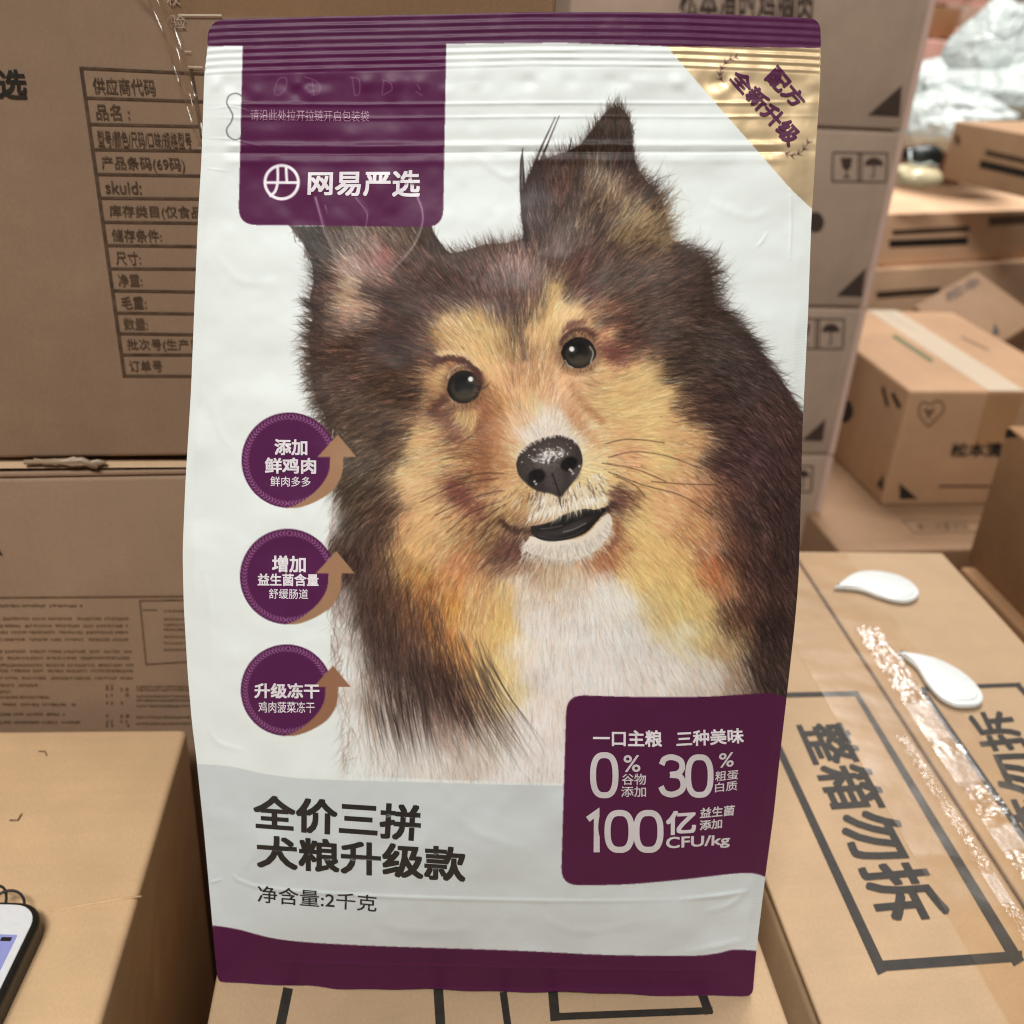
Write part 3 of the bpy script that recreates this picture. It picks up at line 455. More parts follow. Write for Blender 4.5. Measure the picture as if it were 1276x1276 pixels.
# --- the white drops
drop_white = plain('white_plastic', (226, 229, 227), .3, spec=.5, bscale=300, Coat_Weight=.3)
def drop(pts, label):
    q = [(936+x*.26646, 640+y*.26646) for x, y in pts]; sp = spline(q+[q[0]], 5)[:-1]
    W = [z0(x, y, .0006) for x, y in sp]; c = np.mean(W, 0); t = thing('white_drop', label, 'plastic piece', (c[0], c[1], .0006), 'white drops on the carton')
    obj_bm('drop_body', slab([(w[0], w[1]) for w in W], .0008, .0042, .0014, 3), drop_white, t, True)
    inner = [c+(np.array(w)-c)*.86 for w in W]; obj_bm('raised_face', slab([(w[0], w[1]) for w in inner], .0040, .0049, .0006, 2), drop_white, t, True)
drop([(385, 358), (430, 325), (480, 295), (540, 285), (600, 288), (680, 305), (740, 335), (775, 370), (780, 395), (760, 415), (720, 425), (660, 418), (580, 395), (520, 372), (455, 362)], 'white teardrop-shaped plastic piece at the far end of the carton, tip pointing to the bag')
drop([(678, 660), (730, 668), (800, 680), (870, 700), (960, 745), (1030, 800), (1070, 850), (1080, 885), (1060, 910), (1010, 917), (950, 912), (890, 885), (850, 850), (810, 800), (770, 735), (720, 690)], 'white teardrop-shaped plastic piece lying across the printed frame, nearer the viewer')
# --- the carton on the left with the phone
lc = carton('carton', 'plain kraft carton at lower left with a phone lying on its bright top', (-.62, .03, 0), 0, .5138, .3845, .36, left_board, bevel=.003)
for p in ([(48, 936), (56, 936), (58, 941)], [(12, 1022), (22, 1022), (27, 1014)]):
    bm = bmesh.new(); tube_bm(bm, [z0(x, y, .0006) for x, y in p], .0003, 6); obj_bm('scuff', bm, pale_ink, lc.root)
bm = bmesh.new(); cr = [z0(x, y, .0) for x, y in ((60, 1136), (100, 1129), (140, 1122), (176, 1117))]; tube_bm(bm, cr, [.0003, .0007, .0008, .0004], 8); obj_bm('crease', bm, left_board, lc.root, True)
# --- the phone
ph_black = plain('black_rubber', (26, 24, 22), .45); ph_white = plain('white_glass', (236, 238, 240), .12, spec=.5, Coat_Weight=.5)
a = z0(62, 1140, .0095); b = z0(1, 1270, .0095); U = nrm((a-b)*(1, 1, 0)); Vv = np.array((U[1], -U[0], 0)); cor = z0(60.5, 1123, .0095)
def rrect(u0, u1, v0, v1, r, n=7):
    o = []
    for cu_, cv_, a0 in ((u1-r, v1-r, 0), (u0+r, v1-r, 90), (u0+r, v0+r, 180), (u1-r, v0+r, 270)):
        for k in range(n+1):
            t = math.radians(a0+90*k/n); q = cor+U*(cu_+r*math.cos(t))+Vv*(cv_+r*math.sin(t)); o.append((q[0], q[1]))
    return o
phone = thing('phone', 'white-faced phone in a black case with a cord loop, lying on the left carton', 'phone', cor+U*-.07+Vv*-.035-(0, 0, cor[2]))
obj_bm('case', slab(rrect(-.142, 0, -.071, 0, .011), .0004, .0095, .0022, 3), ph_black, phone, True)
obj_bm('front_glass', slab(rrect(-.1398, -.0022, -.0688, -.0022, .0095), .0090, .0098, .0003, 2), ph_white, phone, False)
m_scr, nt, bsd, new, con = nodes('lit_screen'); bsd.inputs['Base Color'].default_value = (.02, .02, .03, 1); bsd.inputs['Emission Color'].default_value = (*lin((150, 152, 205)), 1); bsd.inputs['Emission Strength'].default_value = .95; bsd.inputs['Roughness'].default_value = .1
obj_bm('screen', slab(rrect(-.124, -.0165, -.0662, -.0052, .0006, 2), .0098, .0100, 0), m_scr, phone)
def on_phone(u0, u1, v0, v1): return [cor+U*u0+Vv*v0-(0, 0, cor[2]-.0102), cor+U*u0+Vv*v1-(0, 0, cor[2]-.0102), cor+U*u1+Vv*v1-(0, 0, cor[2]-.0102), cor+U*u1+Vv*v0-(0, 0, cor[2]-.0102)]
obj('battery_icon', on_phone(-.0196, -.0178, -.0105, -.0066), [(0, 1, 2, 3)], ph_black, phone)
obj('status_icon', on_phone(-.0194, -.0180, -.0150, -.0118), [(0, 1, 2, 3)], ph_black, phone)
for k in range(2):
    bm = bmesh.new(); pts = []
    for t in np.linspace(0, math.pi, 14):
        pts.append(cor+U*(-.001+math.sin(t)*(.0062+.002*k))+Vv*(-.0165-.0055*k+math.cos(t)*(.0068-.002*k))-(0, 0, cor[2]-.006-math.sin(t)*.003))
    tube_bm(bm, pts, .00055, 8); obj_bm('cord_loop', bm, ph_black, phone, True)
# --- big cartons behind, on the left
yaw = 4.4; Q = np.array((-.15, .43, 0)); Nf = np.array((math.sin(math.radians(yaw)), -math.cos(math.radians(yaw)), 0)); exl = np.array((math.cos(math.radians(yaw)), math.sin(math.radians(yaw)), 0))
def on_l(x, y): return on_plane(x, y, Q, Nf)
zb = on_l(150, 570)[2]; zt = on_l(150, 586)[2]; R_ = float((on_l(694, 8)-Q)@exl); wl_ = R_+.36
ul = carton('carton', 'large upper back carton with a printed data table and a bold character', Q-exl*.36+Z*(zb+.40), yaw, wl_, .3, .40, back_board, 'cartons stacked at the back left')
ll = carton('carton', 'brown carton under the printed-table carton, covered with small faded print', Q-exl*.36+Z*(zt+.0), yaw, wl_-.004, .3, zt-FLOOR, back_board, 'cartons stacked at the back left', flaps='x')
fz = ll.A-ll.ey*.0
obj('flap_edge', [on_plane(x, y, Q, Nf, o) for x, y, o in ((-60, 571.5, -.004), (250, 573, -.004), (250, 582, .0006), (-60, 584, .0006))], [(0, 1, 2, 3)], cardboard('pale_flap', (196, 164, 130), 9.), ll.root)
bm = bmesh.new(); r_ = np.random.default_rng(4)
for k in range(5): tube_bm(bm, [on_plane(x, y, Q, Nf, .0012) for x, y in ((30+k*12, 572+r_.uniform(0, 4)), (60+k*10, 575+r_.uniform(-4, 4)), (82+k*10, 571+r_.uniform(-1, 6)), (112+k*5, 578+r_.uniform(-2, 5)))], r_.uniform(.0006, .0014), 6)
obj_bm('torn_tape', bm, plain('torn_tape', (164, 140, 116), .4, spec=.6), ll.root, True)
PL = (Q, Nf)
rows = [(101.6, 84.6, 92), (108, 121.7, 126.5), (112, 154.5, 157.6), (116.4, 186, 188), (120.6, 217, 219), (125, 246.5, 247.6), (128.5, 276.5, 278), (132.3, 305.5, 307), (136.3, 334.6, 335), (140, 362, 363.6), (144, 389.7, 391), (148, 415.5, 417), (151, 442, 442), (154.2, 468.5, 468.5)]
lines_on([((x, y), (262, y2+.2), 3.2) for x, y, y2 in rows]+[((100.6, 83), (155, 470), 4.2), ((238, 86), (300, 470), 4)], *PL, brown_ink, ul.root, 'printed_table')
tx = [('供应商代码', 114, 192, 96, 117), ('品名 :', 118, 160, 129, 149), ('型号/颜色/尺码/口味/规格型号', 120, 237, 162, 183), ('产品条码(69码)', 125, 229, 194, 213), ('skuid:', 130, 175, 225, 241), ('库存类目(仅食品)', 135, 256, 255, 272), ('储存条件:', 138, 200, 285, 301), ('尺寸:', 143, 174, 313, 330), ('净重:', 146, 176, 341, 357), ('毛重:', 150, 181, 369, 385), ('数量:', 153, 183, 396, 411), ('批次号(生产日期)', 157, 268, 422, 438), ('订单号', 160, 201, 449, 463)]
for s, x0, x1, y0, y1 in tx:
    sk = (y1-y0)*.12; k = (x1-x0)*.03*(1-(y0-90)/420)
    text_on(s, [(x0+sk, y1), (x1+sk, y1+k), (x1, y0+k), (x0, y0)], *PL, brown_ink, ul.root, .007)
text_on('严选', [(-40, 121), (34, 124), (32, 87), (-44, 84)], *PL, black_ink, ul.root, .02)
# small print of the lower carton: rows of marks too small to read
r_ = np.random.default_rng(11); V, Fc = [], []
def smudge(x, y, w, h, o):
    k = len(V); V.extend(on_plane(a, b, Q, Nf, .0003+o) for a, b in ((x, y+h), (x+w, y+h), (x+w, y), (x, y))); Fc.append((k, k+1, k+2, k+3))
def char(x, y, s=3.6):
    for _ in range(2): smudge(x, y+r_.uniform(0, s*.8), 2.7*r_.uniform(.6, 1), .8, r_.uniform(0, 1e-5))
    for _ in range(2): smudge(x+r_.uniform(0, 2), y, .8, s*r_.uniform(.6, 1.1), r_.uniform(0, 1e-5))
for j, (y, x1) in enumerate([(753, 102), (769, 160), (778, 158), (786, 160), (795, 160), (810, 162), (818, 164), (827, 165), (834, 165), (843, 164), (852, 44), (860, 12), (867, 60), (876, 92), (888, 80), (898, 98)]):
    x = -20
    while x < x1:
        w = r_.uniform(12, 34)
        for q in np.arange(x, min(x+w, x1), 3.4): char(q, y+r_.uniform(0, .4))
        x += w+r_.uniform(3, 7)
for y in (853, 857, 864, 874, 890, 897, 902):
    for x in (132, 138, 150, 156, 158):
        if r_.random() < .75: char(x, y, 4.6)
for y in (854, 858, 866, 871, 878, 892, 900):
    for x in np.arange(170, 236, 3.4): char(x, y+r_.uniform(0, .4), 3)
for y in (760, 770, 777, 783, 792, 800, 808):
    for x in np.arange(204, 236, 3.6): char(x, y, 3)
obj('small_print', V, Fc, pale_ink, ll.root)
lines_on([((-20, 745), (240, 743), 2.2), ((174, 748), (182, 828), 1.8), ((174, 748.5), (244, 747.5), 1.8), ((181, 828), (244, 824), 1.8), ((178, 760), (196, 760), 1.4)], *PL, pale_ink, ll.root, 'printed_frame')
text_on('A', [(-10, 692), (3, 692), (0, 682), (-6, 682)], *PL, black_ink, ll.root, .02)
# clear tape across the joint of the upper cartons and a loose strip hanging from it
flat = [on_plane(x, y, Q, Nf, .0006) for x, y in ((214, 18), (692, 26), (690, -60), (196, -60))]
obj('tape', flat, [(0, 1, 2, 3)], tape_film, ul.root)
for a, b, w in (((222, 18.5), (276, 18.8), 2.2), ((230, 64), (238, 64), 1.2), ((234, 83), (252, 83.5), 1.6)): lines_on([(a, b, w)], *PL, plain('tape_glint', (222, 204, 180), .2, spec=.8), ul.root, 'tape_glint', .0009)  # pale solid strips drawn for the glints along the tape
for s, q in (('权', [(209, 7), (225, 6), (222, -10), (206, -10)]), ('验', [(213, 36), (232, 35), (230, 18), (211, 18)])): text_on(s, q, *PL, ink('white_ink', (176, 152, 134), .3), ul.root, .004, .0009)
L_ = spline([(150, -40), (183, -2), (203, 40), (216, 80), (226, 112), (236, 142), (249, 184)], 8); R2_ = spline([(180, -40), (205, 4), (222, 48), (235, 90), (243, 120), (250, 150), (256, 186)], 8); n = len(L_); V = []
for i in range(n):
    for j in range(7):
        u = j/6; p = L_[i]*(1-u)+R2_[i]*u; k = i/n; off = .003+.010*k+.004*math.sin(u*3.1)+.0015*math.sin(k*23+u*5)
        V.append(on_plane(p[0], p[1], Q, Nf, off))
ls = obj('loose_tape', V, [(i*7+j, i*7+j+1, i*7+j+8, i*7+j+7) for i in range(n-1) for j in range(6)], film('loose_strip', .1, .22, .25, 50), ul.root, True)
bm = bmesh.new(); tube_bm(bm, [np.array(V[i*7+6]) for i in range(n)], .0005, 5); tube_bm(bm, [np.array(V[i*7]) for i in range(0, n)], .0004, 5); obj_bm('folded_edge', bm, film('folded_edge', .2, .25, .05, 60), ls, True)
# --- the stack of cartons behind the bag on the right
C1 = at_depth(1126, 163, 1.0); sy = 4.0; es = np.array((math.cos(math.radians(sy)), math.sin(math.radians(sy)), 0)); Ns = np.array((es[1], -es[0], 0)); PS = (C1, Ns)
zs = [on_plane(1126, 163, *PS)[2], on_plane(1070, 383, *PS)[2], on_plane(1032, 566, *PS)[2]]; hs = zs[0]-zs[1]; sw = .34
lab = ['top carton of the stack behind the bag, black characters near its upper edge', 'second carton from the top of the stack behind the bag', 'third carton from the top of the stack behind the bag', 'lowest clearly seen carton of the stack behind the bag, fourth from the top']
tops = [zs[0]+hs*1.02, zs[0]-.002, zs[1]-.002, zs[2]-.002]; bots = [zs[0], zs[1], zs[2], zs[2]-hs*.9]; stk = []
rim_m = plain('pale_edge', (214, 182, 166), .6)  # pale colour for a painted highlight strip on each stack carton's right corner
for k in range(4):
    A = C1-es*sw; A = np.array((A[0], A[1], tops[k]))
    s = carton('carton', lab[k], A, sy, sw, .26, tops[k]-bots[k], stack_board, 'cartons in the stack behind the bag', .003); stk.append(s)
    e = A+es*(sw-.0035)+Ns*.0004; e2 = e+es*.0065
    obj('edge_highlight', [e+Ns*.0003, e2+Ns*.0003, e2+Ns*.0003-Z*(tops[k]-bots[k]), e+Ns*.0003-Z*(tops[k]-bots[k])], [(0, 1, 2, 3)], rim_m, s.root)
lo = carton('carton', 'hidden bottom carton carrying the stack behind the bag', np.array(((C1-es*sw)[0], (C1-es*sw)[1], bots[3]-.002)), sy, sw, .26, bots[3]-.002-FLOOR, stack_board, 'cartons in the stack behind the bag'); lo.root['label'] = 'bottom carton of the stack behind the bag, low behind the near cartons'
ink3 = ink('stack_ink', (58, 46, 44), .15)
text_on('松本清时鸡胸肉', [(846, 25), (1012, 33), (1014, -24), (848, -32)], *PS, ink3, stk[0].root, .02)
def icon_pair(P, x0, y0, x1, y1, par):
    m = (x0+x1)/2; w = (x1-x0)
    lines_on([((x0, y0), (x1, y0+1), 2), ((x0-1, y1), (x1-2, y1+1), 2), ((x0, y0), (x0-1, y1), 2), ((m-2, y0), (m-3, y1), 2), ((m+2, y0), (m+1, y1), 2), ((x1, y0), (x1-2, y1), 2)], *P, ink3, par, 'icon_frame')
    cx = m+w*.25; cy = (y0+y1)/2; hh = y1-y0
    poly_on([(cx+w*.17*math.cos(t), cy-hh*.05-hh*.28*math.sin(t)) for t in np.linspace(0, math.pi, 14)], *P, ink3, par, 'umbrella_icon', .0005)
    lines_on([((cx, cy-hh*.1), (cx, cy+hh*.34), 1.6), ((cx, cy+hh*.34), (cx-4, cy+hh*.34), 1.6)], *P, ink3, par, 'umbrella_icon', .0006)
    gx = m-w*.25; poly_on([(gx-w*.11, y0+hh*.18), (gx+w*.11, y0+hh*.18), (gx+w*.07, cy+hh*.05), (gx+w*.015, cy+hh*.1), (gx+w*.015, y1-hh*.2), (gx+w*.09, y1-hh*.12), (gx-w*.09, y1-hh*.12), (gx-w*.015, y1-hh*.2), (gx-w*.015, cy+hh*.1), (gx-w*.07, cy+hh*.05)], *P, ink3, par, 'glass_icon', .0005)
icon_pair(PS, 1038, 190, 1106, 226, stk[1].root); icon_pair(PS, 986, 397, 1052, 434, stk[2].root); icon_pair(PS, 962, 580, 1013, 612, stk[3].root)
for k, t in ((0, [(1081, 144), (1121, 146), (1124, 106)]), (1, [(1042, 369), (1074, 370), (1079, 334)]), (2, [(999, 549), (1025, 550), (1029, 522)])): poly_on(t, *PS, ink3, stk[k].root, 'corner_triangle')
poly_on([(1016+11*math.cos(t), 277+13*math.sin(t)) for t in np.linspace(0, 6.1, 16)], *PS, ink3, stk[1].root, 'round_mark')
# --- cartons further right
def box_px(name, label, px, d, yaw, w, ybot, dep, mat, group=None, **k):
    """front-top-left corner at pixel px and depth d; height down to pixel row of ybot=(x, y)"""
    A = at_depth(*px, d); a = math.radians(yaw); N = np.array((math.sin(a), -math.cos(a), 0)); return A, (A[2]-on_plane(*ybot, A, N)[2]) if ybot is not None else A[2]-FLOOR
y1 = 3.2; A1, h1 = box_px('', '', (1135, 487), 1.15, y1, 0, (1100, 631), 0, None); a = math.radians(y1); ex1 = np.array((math.cos(a), math.sin(a), 0)); ey1 = np.array((-math.sin(a), math.cos(a), 0))
def row_depth(A, e, y):
    lo_, hi_ = .01, 1.5
    for _ in range(40):
        m = (lo_+hi_)/2; c = ROT.T@(A+e*m-CAM); yy = CY+F*c[1]/c[2]
        if yy > y: lo_ = m
        else: hi_ = m
    return lo_
d1 = row_depth(A1, ey1, 385); w1 = along(A1+ey1*d1, ex1, 1188, 385)
r1 = carton('carton', 'brightly lit taped carton right of the stack, heart mark and characters on its front', A1, y1, w1, d1, h1, far_board, flaps='x' if False else '', bevel=.004)
tm = A1+ex1*w1*.42; tq = [tm, tm+ex1*.045, tm+ex1*.045+ey1*d1, tm+ey1*d1]
obj('tape', [q+Z*.0006 for q in tq]+[tm-Z*.07-ey1*.0006, tm+ex1*.045-Z*.07-ey1*.0006], [(0, 1, 2, 3)], sheen, r1.root)
obj('tape', [tm-Z*.07-ey1*.0006, tm+ex1*.045-Z*.07-ey1*.0006, tm+ex1*.045-ey1*.0006, tm-ey1*.0006], [(0, 1, 2, 3)], tape_film, r1.root)
PF = r1.front; PT = r1.top; PLf = r1.left
lines_on([((1113, 418), (1162, 450), 5)], *PT, ink('green_ink', (92, 98, 66), .2), r1.root, 'printed_line'); lines_on([((1198, 420), (1232, 436), 2)], *PT, pale_ink, r1.root, 'printed_line'); lines_on([((1104, 390), (1142, 412), 2)], *PT, pale_ink, r1.root, 'flap_slit')
hp = spline([(1157, 532), (1146, 518), (1146, 506), (1152, 501), (1159, 504), (1166, 500), (1174, 502), (1175, 512), (1157, 532)], 6)
lines_on([(hp[i], hp[i+1], 1.8) for i in range(len(hp)-1)]+[((1150, 512), (1164, 514), 2), ((1154, 520), (1164, 508), 2), ((1154, 508), (1160, 522), 2)], *PF, brown_ink, r1.root, 'heart_mark')
text_on('松本清', [(1183, 570), (1248, 570), (1250, 551), (1186, 552)], *PF, black_ink, r1.root, .03)
poly_on([(1121, 602), (1121, 622), (1144, 622)], *PF, black_ink, r1.root, 'corner_triangle'); lines_on([((1170, 606), (1245, 606), 3)], *PF, brown_ink, r1.root, 'printed_line')
poly_on([(1052+11*math.cos(t), 512+15*math.sin(t)) for t in np.linspace(0, 6.1, 16)], *PLf, black_ink, r1.root, 'round_mark'); lines_on([((1100, 482), (1106, 506), 4), ((1112, 490), (1121, 508), 5)], *PLf, black_ink, r1.root, 'icon'); poly_on([(1092, 604), (1101, 590), (1100, 612)], *PLf, black_ink, r1.root, 'corner_triangle')
# carton under it
zb1 = r1.A[2]-h1; A2 = on_plane(1047, 688, (0, 0, zb1), Z); w2 = .62; d2 = float((A1-A2)@ey1)+d1+.02
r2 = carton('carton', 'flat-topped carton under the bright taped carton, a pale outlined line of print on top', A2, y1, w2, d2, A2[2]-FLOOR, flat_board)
lines_on([((1124, 648), (1218, 650), 1.8), ((1218, 650), (1226, 656), 1.8), ((1226, 656), (1216, 663), 1.8), ((1216, 663), (1140, 664), 1.8), ((1140, 664), (1124, 648), 1.8)], *r2.top, pale_ink, r2.root, 'printed_outline'); text_on('请勿倒置轻放', [(1143, 661), (1208, 660), (1206, 651), (1140, 652)], *r2.top, pale_ink, r2.root, .01)
# dark carton at the right edge
B3 = at_depth(1256, 530, .86); y3 = 1.; a = math.radians(y3); ey3 = np.array((-math.sin(a), math.cos(a), 0)); ex3 = np.array((ey3[1], -ey3[0], 0)); h3 = B3[2]-on_plane(1222, 697, B3, -ey3)[2]
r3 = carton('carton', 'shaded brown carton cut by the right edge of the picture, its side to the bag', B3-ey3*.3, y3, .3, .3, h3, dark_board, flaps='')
poly_on([(1254, 535), (1260, 535), (1268, 545), (1252, 545)], B3, -ex3, black_ink, r3.root, 'corner_triangle')
zb3 = r3.A[2]-h3; A8 = on_plane(1197, 706, (0, 0, zb3), Z)
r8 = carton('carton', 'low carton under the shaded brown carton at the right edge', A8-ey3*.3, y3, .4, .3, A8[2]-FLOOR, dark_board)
# long cartons behind
y4 = 18.; A4, h4 = box_px('', '', (1060, 268), 1.75, y4, 0, (1096, 331), 0, None); a = math.radians(y4); ex4 = np.array((math.cos(a), math.sin(a), 0)); ey4 = np.array((-math.sin(a), math.cos(a), 0)); d4 = row_depth(A4, ey4, 232)
r4 = carton('carton', 'long low background carton carrying the small turned carton, dark printed bar on its side', A4, y4, .62, d4, h4, long_board, 'long cartons in the background')
lines_on([((1108, 304), (1206, 300), 10)], *r4.front, black_ink, r4.root, 'printed_bar'); lines_on([((1112, 290), (1208, 285), 7)], *r4.front, brown_ink, r4.root, 'printed_line'); lines_on([((1232, 276), (1290, 272), 12)], *r4.front, pale_ink, r4.root, 'printed_patch')
A5 = A4-Z*(h4+.002)-ey4*.02
r5 = carton('carton', 'long carton in the background under the other long one, partly behind the tilted carton', A5, y4, .64, d4+.02, h4, long_board, 'long cartons in the background'); lines_on([((1092, 368), (1172, 362), 9)], *r5.front, brown_ink, r5.root, 'printed_line')
r5b = carton('carton', 'lowest long carton in the background, hidden behind the bright taped carton', A5-Z*(h4+.002), y4, .64, d4+.02, A5[2]-h4-.002-FLOOR, far_board, 'long cartons in the background'); r5b.root['label'] = 'lowest of the long background cartons, standing on the floor'
# turned carton on them
B6 = at_depth(1190, 151, 1.72); y6 = 22.; a = math.radians(y6); ey6 = np.array((-math.sin(a), math.cos(a), 0)); ex6 = np.array((ey6[1], -ey6[0], 0)); h6 = B6[2]-on_plane(1170, 222, B6, -ey6)[2]
zt4 = A4[2]; h6 = max(.06, B6[2]-zt4-.001) if abs(B6[2]-zt4-h6) < .06 else h6
r6 = carton('carton', 'small carton turned aslant on the long background carton, below the white sacks', B6-ey6*.36, y6, .22, .36, h6, far_board)
lines_on([((1221, 204), (1300, 222), 10)], *r6.left, black_ink, r6.root, 'printed_bar'); lines_on([((1228, 190), (1300, 206), 7)], *r6.left, brown_ink, r6.root, 'printed_line'); lines_on([((1192, 168), (1194, 180), 5)], *r6.left, brown_ink, r6.root, 'icon')
# tilted carton
a_, b_, c_ = at_depth(1138, 381, 1.46), at_depth(1217, 336, 1.5), at_depth(1254, 424, 1.42); e1 = nrm(b_-a_); e3 = nrm(np.cross(e1, nrm(b_-c_))); e2 = np.cross(e3, e1)
if e3@(b_-CAM) < 0: e3 = -e3
e2 = nrm((b_-c_)-e1*((b_-c_)@e1))
r7 = carton('carton', 'small carton tipped on its corner behind the bright taped carton', a_, 0, float(np.linalg.norm(b_-a_)), .075, .12, flat_board, frame=(e1, e3, e2), bevel=.004)
text_on('松本', [(1180, 378), (1224, 354), (1218, 342), (1176, 365)], a_, -e3, brown_ink, r7.root, .03); poly_on([(1240, 402), (1246, 416), (1236, 418)], a_, -e3, black_ink, r7.root, 'corner_triangle')
# --- white sacks, wrap and strap
def lump(c, r, seed, rough=.22, flat=.3, sub=4):
    bm = bmesh.new(); bmesh.ops.create_icosphere(bm, subdivisions=sub, radius=1); g = np.random.default_rng(seed); K = g.normal(0, 1, (9, 3))*np.linspace(1.2, 6, 9)[:, None]; ph = g.uniform(0, 6, 9)
    for v in bm.verts:
        p = np.array(v.co); n_ = sum(math.sin(K[i]@p+ph[i])/(1+i*.45) for i in range(9))*rough*.4+(abs(math.sin(K[7]@p*.8+ph[2]))+abs(math.sin(K[8]@p*1.1+ph[3]+2*math.sin(K[2]@p)))*.7+abs(math.sin(K[6]@p*2+ph[4]))*.4)*rough*.5
        q = p*(1+n_); q[2] = max(q[2], -flat); v.co = Vector((np.asarray(c)+q*np.asarray(r)).tolist())
    return bm
sack_w, nt, bsd, new, con = nodes('white_sheeting'); bsd.inputs['Base Color'].default_value = (*lin((194, 202, 198)), 1); bsd.inputs['Roughness'].default_value = .4
tcn = new('ShaderNodeTexCoord'); nn_ = new('ShaderNodeTexNoise'); nn_.inputs['Scale'].default_value = 16; nn_.inputs['Detail'].default_value = 3; nn_.inputs['Distortion'].default_value = 1.6; con(tcn.outputs['Object'], nn_.inputs['Vector']); bpn = new('ShaderNodeBump'); bpn.inputs['Strength'].default_value = .8; bpn.inputs['Distance'].default_value = .03; con(nn_.outputs['Fac'], bpn.inputs['Height']); con(bpn.outputs[0], bsd.inputs['Normal'])
for i, (px, d, r, lb, sd, rg) in enumerate([((1240, 88), 2.35, (.10, .09, .115), 'white plastic sack with a pointed top, highest of the pile', 4, .2), ((1226, 126), 2.15, (.17, .1, .05), 'long white plastic sack lying across the pile below the pointed one', 9, .24), ((1164, 112), 2.4, (.10, .09, .055), 'greyish white plastic sack at the back left of the pile', 14, .26), ((1170, 158), 2.02, (.075, .09, .05), 'crumpled white sack at the lower left, above the black strap', 21, .28), ((1205, 150), 1.98, (.06, .08, .035), 'small crumpled white sack wedged between the pile and the turned carton', 31, .3), ((1262, 108), 2.3, (.1, .09, .05), 'white sack in the middle right of the pile, half behind others', 37, .3), ((1290, 140), 2.2, (.12, .1, .06), 'white plastic sack at the picture edge beside the turned carton', 25, .24)]):
    c = at_depth(*px, d); o = obj_bm('sack', lump(c, r, sd, rg, .75), sack_w, None, True); tag(o, lb, 'sack', 'white sacks in the background')
    h = c[2]-r[2]*.75
pl = carton('carton', 'carton under the white sacks, behind the turned carton', at_depth(1105, 168, 2.1)+Z*-.02, 10, .75, .5, at_depth(1105, 168, 2.1)[2]-.02-FLOOR, pink_board); pl.root['label'] = 'wide carton under the pile of white sacks'
c = at_depth(1152, 194, 1.72); o = obj_bm('strap', lump(c, (.030, .018, .017), 3, .15, .9, 3), plain('black_plastic', (24, 30, 28), .4), None, True); tag(o, 'black bundle with a pale loop beside the turned carton', 'strap')
bm = bmesh.new(); tube_bm(bm, [at_depth(x, y, 1.68) for x, y in ((1134, 186), (1134, 202), (1146, 206), (1160, 203), (1168, 208))], .0022, 8); h_ = obj_bm('pale_loop', bm, sack_w, o, True)
c = at_depth(1140, 222, 1.7); o = obj_bm('plastic_wrap', lump(c, (.036, .03, .016), 8, .3, .6, 3), plain('yellow_wrap', (222, 208, 168), .25, spec=.7), None, True); tag(o, 'crumpled yellowish clear wrapping on the long background carton', 'wrapping')
# --- far pile
for i, (x0, y0, x1, yb, d, yw, m, lb) in enumerate([(1146, 50, 1206, None, 3.0, 8, pink_board, 'far carton low in the back pile, just right of the tall stack'), (1206, 46, 1262, None, 3.1, -4, pink_board, 'far carton low in the back pile behind the pointed sack'), (1258, 42, 1330, None, 2.9, 12, pink_board, 'far pinkish carton at the right picture edge, low in the back pile'), (1160, 8, 1199, 46, 3.05, 8, dark_board, 'dark-fronted far carton in the upper row beside the tall stack'), (1202, 7, 1231, 43, 3.2, 3, stack_board, 'grey-brown far carton in the upper row, second from the tall stack'), (1233, 3, 1272, 38, 3.15, -10, pink_board, 'pale pink far carton in the upper row near the picture edge'), (1174, -26, 1207, 6, 3.25, 8, pink_board, 'rose-coloured far carton on top of the back pile'), (1222, -34, 1290, 2, 3.3, 0, stack_board, 'grey-brown far carton on top of the back pile by the picture edge')]):
    A = at_depth(x0, y0, d); a = math.radians(yw); N = np.array((math.sin(a), -math.cos(a), 0)); h = A[2]-FLOOR if yb is None else A[2]-on_plane(x0, yb, A, N)[2]
    carton('carton', lb, A, yw, along(A, (math.cos(a), math.sin(a), 0), x1, y0), .3, h, m, 'cartons in the far pile')

# ---------------------------------------------------------------- the bag
BL_, BR_ = z0(268, 1224), z0(938, 1241); eb = nrm(BR_-BL_); LEAN = math.radians(18); fwd = np.cross(Z, eb); upb = math.cos(LEAN)*Z+math.sin(LEAN)*fwd; NB = nrm(np.cross(eb, upb))
if NB@(CAM-BL_) < 0: NB = -NB
LX = np.array([(20, 259), (43, 258), (57, 255), (120, 253), (180, 251), (250, 247), (350, 243), (480, 238), (600, 231), (690, 227.5), (760, 229), (850, 234), (920, 240), (950, 244), (1050, 254), (1153, 263), (1215, 268), (1240, 271)], float)
RX = np.array([(15, 1022), (36, 1023), (89, 1022), (165, 1017), (263, 1011), (379, 1007), (524, 1000), (653, 997), (720, 995), (778, 990), (870, 980), (932, 973), (1018, 964), (1093, 954), (1185, 943), (1233, 939), (1245, 938)], float)
def smooth_interp(x, tab):
    return (np.interp(x-14, tab[:, 0], tab[:, 1])+2*np.interp(x, tab[:, 0], tab[:, 1])+np.interp(x+14, tab[:, 0], tab[:, 1]))/4
def Lx(y): return smooth_interp(y, LX)
def Rx(y): return smooth_interp(y, RX)
TOPY = np.array([(240, 27), (278, 24), (400, 20.5), (536, 18), (660, 15), (760, 15), (850, 16), (998, 22), (1030, 24)], float); BOTY = np.array([(240, 1225), (282, 1226.5), (450, 1232), (640, 1235), (757, 1238), (929, 1243), (960, 1243)], float)
def ridge(y, c, w, a): return a*np.exp(-((y-c)/w)**2)
